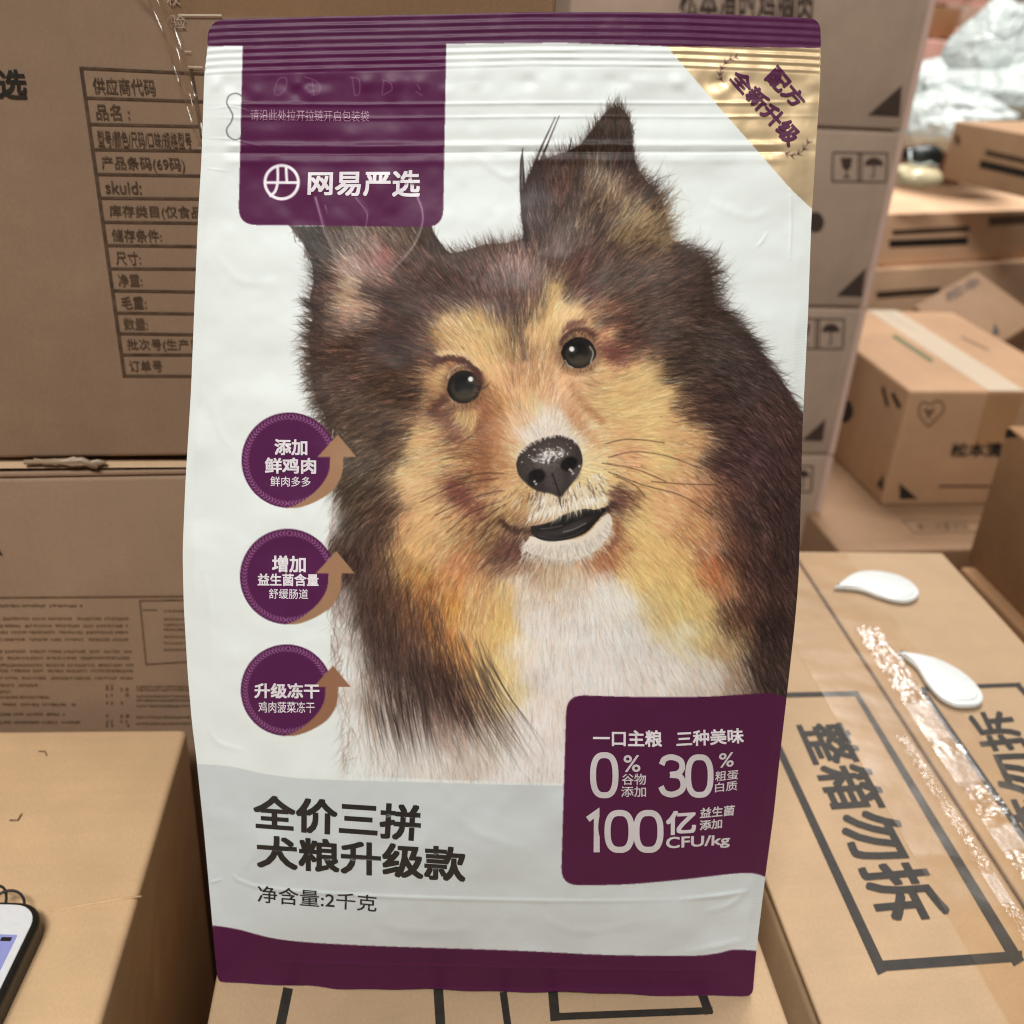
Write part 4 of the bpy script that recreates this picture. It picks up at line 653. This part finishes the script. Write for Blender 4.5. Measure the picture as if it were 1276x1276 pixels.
_g = np.random.default_rng(12); _n1 = _g.normal(0, 1, (30, 24, 1)); _n2 = _g.normal(0, 1, (80, 70, 1)); _n3 = _g.normal(0, 1, (420, 280, 1))
def near_line(x, y, pts, w, soft=1.5):
    """0..1 profile along a crease, fading at its ends"""
    p = spline(pts, 6); out = np.zeros_like(x); m = (x > p[:, 0].min()-4*w) & (x < p[:, 0].max()+4*w) & (y > p[:, 1].min()-4*w) & (y < p[:, 1].max()+4*w)
    if not m.any(): return out
    xs, ys = x[m], y[m]; o = np.zeros_like(xs); n = len(p)-1
    for i in range(n):
        d = p[i+1]-p[i]; t = np.clip(((xs-p[i, 0])*d[0]+(ys-p[i, 1])*d[1])/(d@d+1e-9), 0, 1); D = np.hypot(xs-p[i, 0]-t*d[0], ys-p[i, 1]-t*d[1])
        o = np.maximum(o, np.exp(-(D/w)**2)*math.sin(math.pi*min(1, max(0, (i+.7)/(n+.4))))**.6)
    out[m] = o; return out
CREASE = [([(560, 1010), (600, 1040), (660, 1060)], 7, .00022), ([(470, 1150), (520, 1160), (590, 1158)], 6, .0002), ([(250, 700), (262, 760), (262, 830)], 5, .0002), ([(262, 500), (275, 540), (290, 560)], 5, .00016), ([(600, 330), (590, 350), (560, 330)], 5, .00014), ([(880, 250), (930, 270), (960, 262)], 6, .0002), ([(900, 330), (930, 380), (960, 400)], 7, .0002), ([(270, 320), (300, 350), (340, 352)], 6, .0002), ([(600, 200), (630, 220), (650, 215)], 5, .00022), ([(670, 1140), (720, 1160), (800, 1150)], 6, .0002), ([(258, 905), (272, 925), (300, 935)], 4, .0002), ([(300, 1085), (320, 1060), (318, 1030)], 5, .00018),
 ([(395, 250), (404, 283), (418, 322)], 1.6, .00008), ([(444, 245), (457, 263), (454, 298)], 1.5, .00007), ([(520, 243), (527, 273), (517, 306), (488, 338)], 1.8, .00009),
 ([(847, 232), (856, 245), (860, 268)], 2, .0002), ([(985, 236), (986, 280), (984, 322)], 1.6, .00028), ([(943, 308), (950, 300), (956, 290)], 2, .0002),
 ([(289, 1089), (300, 1098), (340, 1108), (470, 1117), (640, 1122), (760, 1123), (850, 1121)], 2.6, .0003), ([(850, 1121), (900, 1116), (929, 1111)], 3, .0005), ([(929, 1111), (908, 1128), (880, 1136)], 4, .0003), ([(275, 1096), (262, 1100)], 2, .0002), ([(300, 1197), (420, 1201), (640, 1206), (800, 1209), (925, 1210)], 2.2, .00028), ([(925, 1172), (900, 1178), (860, 1186)], 5, .0004),
 ([(262, 136), (290, 133), (312, 140)], 1.2, .0001), ([(262, 172), (290, 174), (330, 184)], 1.2, .00012), ([(258, 210), (284, 213)], 1.2, .00008), ([(690, 168), (676, 186)], 3, .0002)]
HT = spline([(0, 0), (.1, .0004), (.2, .003), (.4, .012), (.62, .019), (.8, .017), (.9, .012), (.96, .006), (1, .002)], 24)
def relief(x, y):
    x = np.asarray(x, float); y = np.asarray(y, float)
    l, r = Lx(y), Rx(y); s = np.clip((x-l)/(r-l), 0, 1); t = np.clip((y-60)/1170., 0, 1)
    H = np.interp(t, HT[:, 0], HT[:, 1])
    c = np.clip(1-np.abs(2*s-1)**2.6, 0, 1); h = H*c
    edge = np.clip(np.minimum(x-l, r-x)/14., 0, 1)
    ty = y-np.interp(x, TOPY[:, 0], TOPY[:, 1])+20                         # rows that follow the top edge
    rib = np.sin((ty-20)/9.*2*math.pi)*np.clip((ty-18)/3, 0, 1)*np.clip((91-ty)/5, 0, 1)
    wob = 2.2*np.sin(x/210.)+1.2*np.sin(x/67.+1); yy = y-wob*.5
    inn = np.clip((x-l-26)/16, 0, 1)*np.clip((r-x-34)/18, 0, 1)
    n2b = resample(_n2, x*.6, y, 100, 0, 17., True)[..., 0]
    h = h+.00012*rib*(1+.35*n2b)+((ridge(yy, 129, 2.3, .00026)+ridge(yy, 146, 2.1, .0002)+ridge(yy, 181, 4.4, .00052)-ridge(yy, 190, 2.3, .0003)+ridge(yy, 200, 5, .0002))*(1+.22*n2b)+ridge(yy, 163, 11, .00022))*(.15+.85*inn)
    n1 = resample(_n1, x, y, 200, 0, 46., True)[..., 0]; n2 = resample(_n2, x, y, 200, 0, 17., True)[..., 0]; n3 = resample(_n3, x, y, 205, 0, 3.1, True)[..., 0]
    h = h+edge*(n1*.00036*np.clip((ty-88)/40, 0, 1)+n2*.00006)+n2*.0002*np.exp(-((ty-107)/13)**2)
    fin = (1-np.clip((np.minimum(x-l, r-x)-13)/2., 0, 1))
    h = h+fin*.00003*np.sin(y*1.9)*np.sin(x*1.9)
    for p, w, a in CREASE: h = h+near_line(x, y, p, w)*a
    return h+.0
def on_bag(x, y, off=0.):
    x = np.asarray(x, float); y = np.asarray(y, float); sh = x.shape; x = x.ravel(); y = y.ravel()
    D = (ROT @ np.stack([x-CX, y-CY, np.full_like(x, F)])).T; dn = D@NB; t = ((BL_-CAM)@NB)/dn
    h = relief(x, y)+off; t = t+h/dn                                        # dn < 0: towards the viewer
    return (CAM+D*t[:, None]).reshape(sh+(3,))
# ---- the printed sheet, painted in sRGB
WHITE, GREY, PURPLE, VIOLET, GOLD = (231, 236, 232), (206, 212, 212), (86, 30, 70), (82, 31, 64), (222, 194, 152)
cv = np.empty((PH, PW, 3), np.float32); cv[:] = WHITE
lab_ = np.zeros((PH, PW), np.int8)
def region(k, pts, col=None):
    p = np.array(pts, float); sl, gx, gy = window(p[:, 0].min(), p[:, 1].min(), p[:, 0].max(), p[:, 1].max()); m = inside(p, gx, gy); lab_[sl][m] = k
    if col is not None: lay(cv, sl, m*1., col)
m_dog = paint_dog(cv)
sl_, X_, Y_ = window(352, 110, 1006, 985); lab_[sl_][m_dog] = 1
band = [(200, 940)]+[tuple(q) for q in spline([(225, 950), (246, 952), (286, 955), (329, 964), (385, 970.5), (500, 974), (640, 978), (760, 980)], 10)]+[(1040, 980), (1040, 1200), (200, 1200)]
region(0, band, GREY)
def rounded(pts, rad, n=6):
    o = []; k = len(pts); P_ = [np.array(p, float) for p in pts]
    for i in range(k):
        r = rad[i]
        if not r: o.append(tuple(P_[i])); continue
        a, b = nrm(P_[i-1]-P_[i])*r, nrm(P_[(i+1) % k]-P_[i])*r
        for t in np.linspace(0, 1, n+1): o.append(tuple(P_[i]+a*(1-t)**2+b*t**2))
    return o
region(2, rounded([(302.5, 40), (302.5, 57), (297, 280), (552, 283), (556, 56), (556, 40)], [0, 0, 22, 22, 0, 0]), PURPLE)
region(3, [(826, 50), (831, 58), (893, 130), (985, 235), (1008, 257), (1040, 280), (1040, 50)], GOLD)
top_c = [tuple(q) for q in spline([(726, 866.5), (800, 868.5), (880, 868), (940, 864.5), (962, 864.5), (984, 871), (1000, 880)], 8)]; bot_c = [tuple(q) for q in spline([(1000, 1112), (955, 1093), (925, 1088), (850, 1096), (780, 1102), (720, 1103)], 8)]
pts4 = [(706, 866)]+top_c[2:]+bot_c+[(699, 1103)]; region(4, rounded(pts4, [22]+[0]*(len(pts4)-2)+[22]), VIOLET)
region(5, [(200, 1140)]+[tuple(q) for q in spline([(225, 1150), (263, 1153), (296, 1158), (352, 1171), (450, 1178), (640, 1184.5), (757, 1190), (859, 1191), (893, 1188), (914, 1183.5), (944, 1185), (980, 1190)], 8)]+[(1040, 1260), (200, 1260)], (79, 29, 62))
region(6, [(200, 0), (1040, 0), (1040, 60), (1023, 60), (832, 57.5), (700, 53), (556, 54.5), (302, 57), (255, 57.5), (200, 58)], (84, 36, 70))
BADGE = [(360.5, 573.5, 59.5), (358.5, 718.5, 59.5), (357, 860, 57)]
for i, (bx, by, br) in enumerate(BADGE):
    ang = np.linspace(0, 2*math.pi, 90)[:-1]; region(10+i, [(bx+br*math.cos(a), by+br*math.sin(a)) for a in ang], (84, 33, 74))
    for k in range(76):
        a = k/76*2*math.pi; rr = br-5.5; s_ = 1 if math.cos(a) > 0 else -1
        x, y = bx+rr*math.cos(a), by+rr*math.sin(a); tx_, ty_ = -math.sin(a)*s_, math.cos(a)*s_; nx, ny = math.cos(a), math.sin(a)
        for q in (1, -1): line(cv, [(x+tx_*1.6, y+ty_*1.6), (x-tx_*1.2+nx*q*3, y-ty_*1.2+ny*q*3)], 1.15, (172, 118, 158), .85)
    dx = bx-360.5; dy = by-573.5; k = br/59.5
    ar = [(0, -32), (35.5-12, -4), (35.5+12-20, -4)]
    tip = (bx+60.5*k, by-32*k); hl = (bx+35*k, by-4*k); hr = (bx+83.5*k, by-4*k); il = (bx+51*k, by-4*k); ol = (bx+67.5*k, by-4*k)
    outer = spline([ol, (bx+65*k, by+19*k), (bx+53.5*k, by+38*k), (bx+34*k, by+51*k), (bx+14*k, by+58.5*k), (bx-3*k, by+59.8*k)], 8); inner = spline([(bx-3*k, by+59*k), (bx+8*k, by+56*k), (bx+24*k, by+46*k), (bx+39*k, by+32*k), (bx+49*k, by+15*k), il], 8)
    region(13+i, [hl, tip, hr]+[tuple(q) for q in outer]+[tuple(q) for q in inner], [(160, 122, 92), (160, 122, 92), (148, 106, 80)][i])
# marks of the top: cut-out outline, printed logo ring, faint embossed code, laurel
line(cv, [(306, 133), (303, 122), (295, 116.5), (286, 119), (282.5, 128), (287, 137), (290, 144), (288, 152), (282.5, 161), (285, 170), (294, 174), (303, 169), (306, 160)], 1.5, (70, 62, 64), .8)
line(cv, [(306, 133), (312, 137)], 1.2, (50, 26, 42), .7); line(cv, [(306, 160), (313, 156)], 1.2, (50, 26, 42), .7)
ring = [(351+20.8*math.cos(t), 227+20.8*math.sin(t)) for t in np.linspace(0, 2*math.pi, 40)]
line(cv, ring, 3.8, (244, 240, 244)); line(cv, [(331, 227.5), (371, 227.5)], 3.4, (244, 240, 244)); line(cv, [(346, 208), (346, 226), (343, 238), (337, 244)], 3.4, (244, 240, 244)); line(cv, [(356.5, 207), (357, 219), (357.5, 227)], 3.4, (244, 240, 244))
GL = (150, 122, 142)
for p in ([(342, 112), (347, 99), (356, 97), (357, 106), (350, 117), (343, 118), (342, 112)], [(389, 101), (391, 118)], [(380, 96), (392, 100), (399, 107), (397, 116), (388, 119)], [(439, 97), (442, 119)], [(436, 96), (447, 99), (448, 116), (443, 119)], [(478, 100), (476, 118)], [(476, 99), (486, 103), (488, 112), (478, 118)], [(520, 106), (524, 112)], [(518, 114), (526, 119)]): line(cv, p, 1.3, GL, .5)
for stem in ([(918, 71), (908, 75), (900, 84), (897, 95), (902, 103)], [(1008, 176), (1000, 188), (988, 194), (978, 190)]):
    q = spline(stem, 6); line(cv, stem, .9, (96, 66, 62), .8)
    for i in range(1, len(q)-1, 4):
        d = nrm(q[i+1]-q[i-1]); n_ = np.array((-d[1], d[0]))
        for s_ in (1, -1): line(cv, [q[i], q[i]-d*5+n_*s_*5], 2, (96, 62, 60), .85, taper=True)
for p, w_, a_ in (([(393, 246), (399, 268), (405, 290), (419, 324)], 2.2, .42), ([(405, 256), (408, 266)], 1.4, .3), ([(443, 246), (456, 263), (457, 276), (452, 300)], 1.5, .36), ([(519, 243), (526, 262), (526, 280), (514, 308), (488, 338)], 2.2, .42)):  # glints of the creases painted into the print colour as pale streaks
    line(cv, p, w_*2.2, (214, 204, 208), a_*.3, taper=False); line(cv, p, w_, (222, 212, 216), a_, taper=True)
# woven look of the side seals
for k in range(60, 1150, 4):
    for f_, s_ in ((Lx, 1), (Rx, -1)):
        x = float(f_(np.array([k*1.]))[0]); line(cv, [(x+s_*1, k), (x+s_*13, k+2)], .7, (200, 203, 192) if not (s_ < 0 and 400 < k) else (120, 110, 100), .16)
# ---- sheet mesh
NX, NY = 800, 1220; S_, T_ = np.meshgrid(np.linspace(0, 1, NX), np.linspace(0, 1, NY))
yn = 20+T_*1218; Xg = Lx(yn)*(1-S_)+Rx(yn)*S_
def corner(u, r0, r1, wpx):    # how far the edge drops towards rounded corners
    d0, d1 = u*wpx, (1-u)*wpx; f0 = np.where(d0 < r0, r0-np.sqrt(np.maximum(r0**2-(r0-d0)**2, 0)), 0); f1 = np.where(d1 < r1, r1-np.sqrt(np.maximum(r1**2-(r1-d1)**2, 0)), 0); return f0+f1
tp = np.interp(Xg, TOPY[:, 0], TOPY[:, 1])+corner(S_, 20, 13, 765); bt = np.interp(Xg, BOTY[:, 0], BOTY[:, 1])+1.1*np.sin(Xg/31.)+.7*np.sin(Xg/13.+1)-corner(S_, 13, 10, 670)
Yg = tp*(1-T_)+bt*T_
P3 = on_bag(Xg, Yg); base_c = (BL_+BR_)/2+np.array((0, .035, 0)); base_c[2] = 0.0
P3[..., 2] = np.maximum(P3[..., 2], .0004)
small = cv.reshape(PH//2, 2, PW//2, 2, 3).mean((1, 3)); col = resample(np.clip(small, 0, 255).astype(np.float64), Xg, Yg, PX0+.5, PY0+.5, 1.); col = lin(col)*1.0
Xc = (Xg[:-1, :-1]+Xg[1:, 1:])/2; Yc = (Yg[:-1, :-1]+Yg[1:, 1:])/2
QL = lab_[np.clip(((Yc-PY0)*SS).astype(int), 0, PH-1), np.clip(((Xc-PX0)*SS).astype(int), 0, PW-1)]
def sheet(name, mask, mat, parent):
    j, i = np.nonzero(mask); q = np.stack([j*NX+i, (j+1)*NX+i, (j+1)*NX+i+1, j*NX+i+1], 1); u, inv = np.unique(q, return_inverse=True); inv = inv.reshape(-1, 4)
    me = bpy.data.meshes.new(name); me.vertices.add(len(u)); me.vertices.foreach_set('co', (P3.reshape(-1, 3)[u]-origin(parent)).astype(np.float32).ravel())
    me.loops.add(inv.size); me.loops.foreach_set('vertex_index', inv.astype(np.int32).ravel()); me.polygons.add(len(inv)); me.polygons.foreach_set('loop_start', np.arange(0, inv.size, 4, dtype=np.int32))
    me.polygons.foreach_set('use_smooth', np.ones(len(inv), bool)); me.update(calc_edges=True)
    at = me.color_attributes.new('ink', 'FLOAT_COLOR', 'POINT'); c = np.ones((len(u), 4), np.float32); c[:, :3] = col.reshape(-1, 3)[u]; at.data.foreach_set('color', c.ravel())
    me.materials.append(mat); return link(bpy.data.objects.new(name, me), parent)
def film_mat(name, rough, metal, spec=.5, coat=0.):
    m, nt, b, new, con = nodes(name); a = new('ShaderNodeVertexColor'); a.layer_name = 'ink'; con(a.outputs[0], b.inputs['Base Color']); b.inputs['Roughness'].default_value = rough; b.inputs['Metallic'].default_value = metal; b.inputs['Specular IOR Level'].default_value = spec
    b.inputs['Coat Weight'].default_value = coat; b.inputs['Coat Roughness'].default_value = .22
    tc = new('ShaderNodeTexCoord'); n = new('ShaderNodeTexNoise'); n.inputs['Scale'].default_value = 55; n.inputs['Detail'].default_value = 3; con(tc.outputs['Object'], n.inputs['Vector']); bp = new('ShaderNodeBump'); bp.inputs['Strength'].default_value = .12; bp.inputs['Distance'].default_value = .004; con(n.outputs['Fac'], bp.inputs['Height']); con(bp.outputs[0], b.inputs['Normal']); return m
paper = film_mat('printed_film', .42, 0., .17, 0.); goldm = film_mat('gold_foil', .42, .6)
bag = thing('dog_food_bag', 'white and purple standing bag of dog food with a collie on the front', 'food bag', base_c)
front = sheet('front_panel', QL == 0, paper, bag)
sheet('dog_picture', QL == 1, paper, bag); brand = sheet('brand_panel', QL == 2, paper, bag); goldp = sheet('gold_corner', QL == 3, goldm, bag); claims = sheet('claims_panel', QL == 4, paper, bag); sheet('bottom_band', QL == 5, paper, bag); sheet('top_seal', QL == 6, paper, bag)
badges = []
for i, lb in enumerate(('uppermost round purple badge with an upward arrow', 'middle round purple badge with an upward arrow', 'lowest round purple badge with an upward arrow')):
    b = sheet('badge', QL == 10+i, paper, bag); b['label'] = lb; badges.append(b); sheet('arrow', QL == 13+i, paper, b)
# ---- back and sides
back_m = plain('back_film', (206, 208, 198), .4, bscale=120); NS, NT = 36, 60
si = np.linspace(0, NX-1, NS).astype(int); ti = np.linspace(0, NY-1, NT).astype(int); G = P3[ti][:, si]; tt = np.linspace(0, 1, NT)
thick = .074*np.clip((tt-.1)/.9, 0, 1)**.85; ctr = G.mean(1, keepdims=True); Bk = G+np.array((0, 1, 0))*thick[:, None, None]; Bk = Bk-(G-ctr)*np.array((.03, 0, 0)); plane_pt = ((G-BL_)@NB)[..., None]*NB; Bk = Bk-plane_pt*.85; Bk[-1, :, 2] = .0006; Bk[..., 2] = np.maximum(Bk[..., 2], .0006)
ins = np.ones(Bk.shape[:2]); ins[:, 0] = ins[:, -1] = .45; Bk = Bk-NB*(.0022*ins)[..., None]; Bk[-1, :, 2] = .0006; Bk[0] = G[0]-NB*.001
grid_f = lambda n, m, o=0: [(o+i*m+j, o+i*m+j+1, o+(i+1)*m+j+1, o+(i+1)*m+j) for i in range(n-1) for j in range(m-1)]
obj('back_panel', Bk.reshape(-1, 3), grid_f(NT, NS), back_m, bag, True)
for e in (0, -1):
    f_, b_ = G[:, e], Bk[:, e]; mid = (f_+b_)/2+np.array(((.016 if e == 0 else -.016), 0, 0))*np.clip((thick-.008)/.04, 0, 1)[:, None]
    W = np.stack([f_-NB*.0004, f_*.7+mid*.3, mid, b_*.7+mid*.3, b_], 1); obj('side_gusset', W.reshape(-1, 3), grid_f(NT, 5), back_m, bag, True)
W = np.stack([G[-1]-NB*.0004, (G[-1]+Bk[-1])/2, Bk[-1]], 0); obj('base', W.reshape(-1, 3), grid_f(3, NS), back_m, bag, True)
# ---- lettering
ltr_w = plain('white_print', (236, 228, 232), .4); ltr_k = plain('black_print', (40, 38, 36), .4); ltr_p = plain('purple_print', (92, 36, 74), .35); ltr_f = plain('pink_print', (172, 124, 152), .4); ltr_d = plain('grey_print', (214, 206, 208), .4)
def write(s, quad, mat, parent, bold=0., cell=6., off=.00012, name='lettering', res=3):
    v, f, _ = text_flat(s, bold, res); bm = bmesh.new(); P2 = [bil(quad, a, b) for a, b, l in v]; vs_ = [bm.verts.new((float(p[0]), float(p[1]), float(w[2]))) for p, w in zip(P2, v)]
    for q in f:
        try: bm.faces.new([vs_[i] for i in q])
        except ValueError: pass
    A = np.array(P2)
    for ax in (0, 1):
        for c in np.arange(math.ceil(A[:, ax].min()/cell)*cell, A[:, ax].max(), cell):
            g = bm.verts[:]+bm.edges[:]+bm.faces[:]; co = [0, 0, 0]; no = [0, 0, 0]; co[ax] = float(c)+.013; no[ax] = 1; bmesh.ops.bisect_plane(bm, geom=g, plane_co=co, plane_no=no, dist=1e-4)
    xy = np.array([p.co[:2] for p in bm.verts]); ly = np.array([p.co[2] for p in bm.verts]); W = on_bag(xy[:, 0], xy[:, 1], off+ly*8e-6)-origin(parent)
    for p, w in zip(bm.verts, W): p.co = Vector(w.tolist())
    me = bpy.data.meshes.new(name); bm.normal_update(); bm.to_mesh(me); bm.free()
    if sum(p.normal.y*p.area for p in me.polygons) > 0: me.flip_normals()
    me.materials.append(mat); me.polygons.foreach_set('use_smooth', [True]*len(me.polygons)); return link(bpy.data.objects.new(name, me), parent)
def oval(cx, cy, rx, ry, n=44):
    return [(cx+rx*np.sign(math.cos(t))*abs(math.cos(t))**.72, cy+ry*np.sign(math.sin(t))*abs(math.sin(t))**.82) for t in np.linspace(0, 2*math.pi, n)]
def stroke(paths, w, mat, parent, off=.00014):
    V, Fc = [], []
    for li, p in enumerate(paths):
        p = np.array(p, float); n = len(p); closed = np.allclose(p[0], p[-1]); k0 = len(V)
        for i in range(n):
            a = p[i]-p[i-1] if i else (p[0]-p[-2] if closed else p[1]-p[0]); b = p[i+1]-p[i] if i < n-1 else (p[1]-p[0] if closed else p[-1]-p[-2])
            a, b = nrm(a), nrm(b); m = nrm(a+b); nn = np.array((-m[1], m[0])); h_ = w/2/max(.5, abs(nn@np.array((-a[1], a[0]))))
            for s_ in (1, -1): V.append(tuple(p[i]+nn*h_*s_)+(li,))
        Fc += [(k0+2*i, k0+2*i+1, k0+2*i+3, k0+2*i+2) for i in range(n-1)]
    A = np.array(V); W = on_bag(A[:, 0], A[:, 1], off)-NB*0+NB*(A[:, 2:3]*8e-6); o = obj('lettering', W, Fc, mat, parent, True)
    if sum(q.normal.y*q.area for q in o.data.polygons) > 0: o.data.flip_normals()
    return o
def box(x0, y0, x1, y1, sl=0.): return [(x0, y1), (x1, y1+sl), (x1, y0+sl), (x0, y0)]
write('请沿此处拉开拉链开启包装袋', [(312, 150), (460, 152), (460, 138), (312, 136)], ltr_f, brand, .002, 3)
write('网易严选', [(383, 243), (523, 246), (524, 212), (384, 213)], ltr_w, brand, .024, 4)
write('配方', [(951, 98), (990, 135), (1007, 124), (970, 79)], ltr_p, goldp, .028, 2, .0003); write('全新升级', [(907, 98), (983, 184), (1001, 165), (923, 84)], ltr_p, goldp, .028, 2, .0003)
for i, L in enumerate(([('添加', (342, 547, 383, 567), .028), ('鲜鸡肉', (330, 570, 394, 590), .028), ('鲜肉多多', (337, 593.5, 387, 606), .006)], [('增加', (339, 692, 381, 713), .028), ('益生菌含量', (321, 714.5, 397, 730), .025), ('舒缓肠道', (335, 733.5, 384, 746), .006)], [('升级冻干', (317, 851, 398, 870), .028), ('鸡肉菠菜冻干', (322, 874, 392, 888), .006)])):
    for s, b_, bo in L: write(s, box(*b_, .6), ltr_w, badges[i], bo)
write('一口主粮', [(739, 930), (825, 931), (825, 910), (739, 909.5)], ltr_w, claims, .025); write('三种美味', [(843, 931), (927, 926), (926, 907), (843, 911)], ltr_w, claims, .025)
stroke([oval(753, 966, 14, 25)], 7.4, ltr_d, claims); write('%', box(777, 941, 798, 962), ltr_d, claims, .008); write('谷物', box(775, 964, 805, 978), ltr_d, claims, .008); write('添加', box(774, 980, 805, 993), ltr_d, claims, .008)
stroke([spline([(824.5, 953), (828, 946), (837.5, 943.5), (848, 948), (850, 957), (845, 963.5), (835, 965.5)], 8), spline([(835, 965.5), (847, 967.5), (851.5, 976), (849, 985), (838, 990), (828, 987.5), (823.5, 980)], 8), oval(871.5, 967, 14, 23.5)], 7.2, ltr_d, claims); write('%', [(896, 957), (914, 955), (915, 937), (896, 939)], ltr_d, claims, .008); write('粗蛋', [(891, 974), (919.5, 971), (920.5, 959), (891.5, 961.5)], ltr_d, claims, .008); write('白质', [(891, 987.5), (918.5, 984.5), (919, 972.5), (891, 975.5)], ltr_d, claims, .008)
stroke([[(732.5, 1021), (743.5, 1013), (743.5, 1062)], oval(772, 1036, 15, 23), oval(808, 1036, 15, 23)], 7.6, ltr_d, claims); write('亿', [(830, 1041), (867, 1039), (868, 1009), (830, 1011)], ltr_d, claims, .03); write('益生菌', [(872, 1020), (914.5, 1016), (916, 1003), (873, 1007)], ltr_d, claims, .02); write('添加', [(872, 1035), (899.5, 1032), (900, 1020), (872, 1022.5)], ltr_d, claims, .02); write('CFU/kg', [(830, 1062), (909, 1056), (910, 1040), (830, 1043)], ltr_d, claims, .02)
write('全价三拼', [(316, 1033), (523, 1049), (526, 1003), (315, 990)], ltr_k, front, .028); write('犬粮升级款', [(320, 1081), (580, 1099.5), (581, 1056), (319, 1040)], ltr_k, front, .028); write('净含量:2千克', [(321, 1124.5), (469, 1136.5), (470, 1116), (321, 1103)], ltr_k, front, .008)
print('BAGDEPTH', [round(float((ROT.T@(on_bag(np.array([x*1.]), np.array([y*1.]))[0]-CAM))[2]), 4) for x, y in ((640, 80), (640, 400), (640, 580), (640, 900), (640, 1200))])
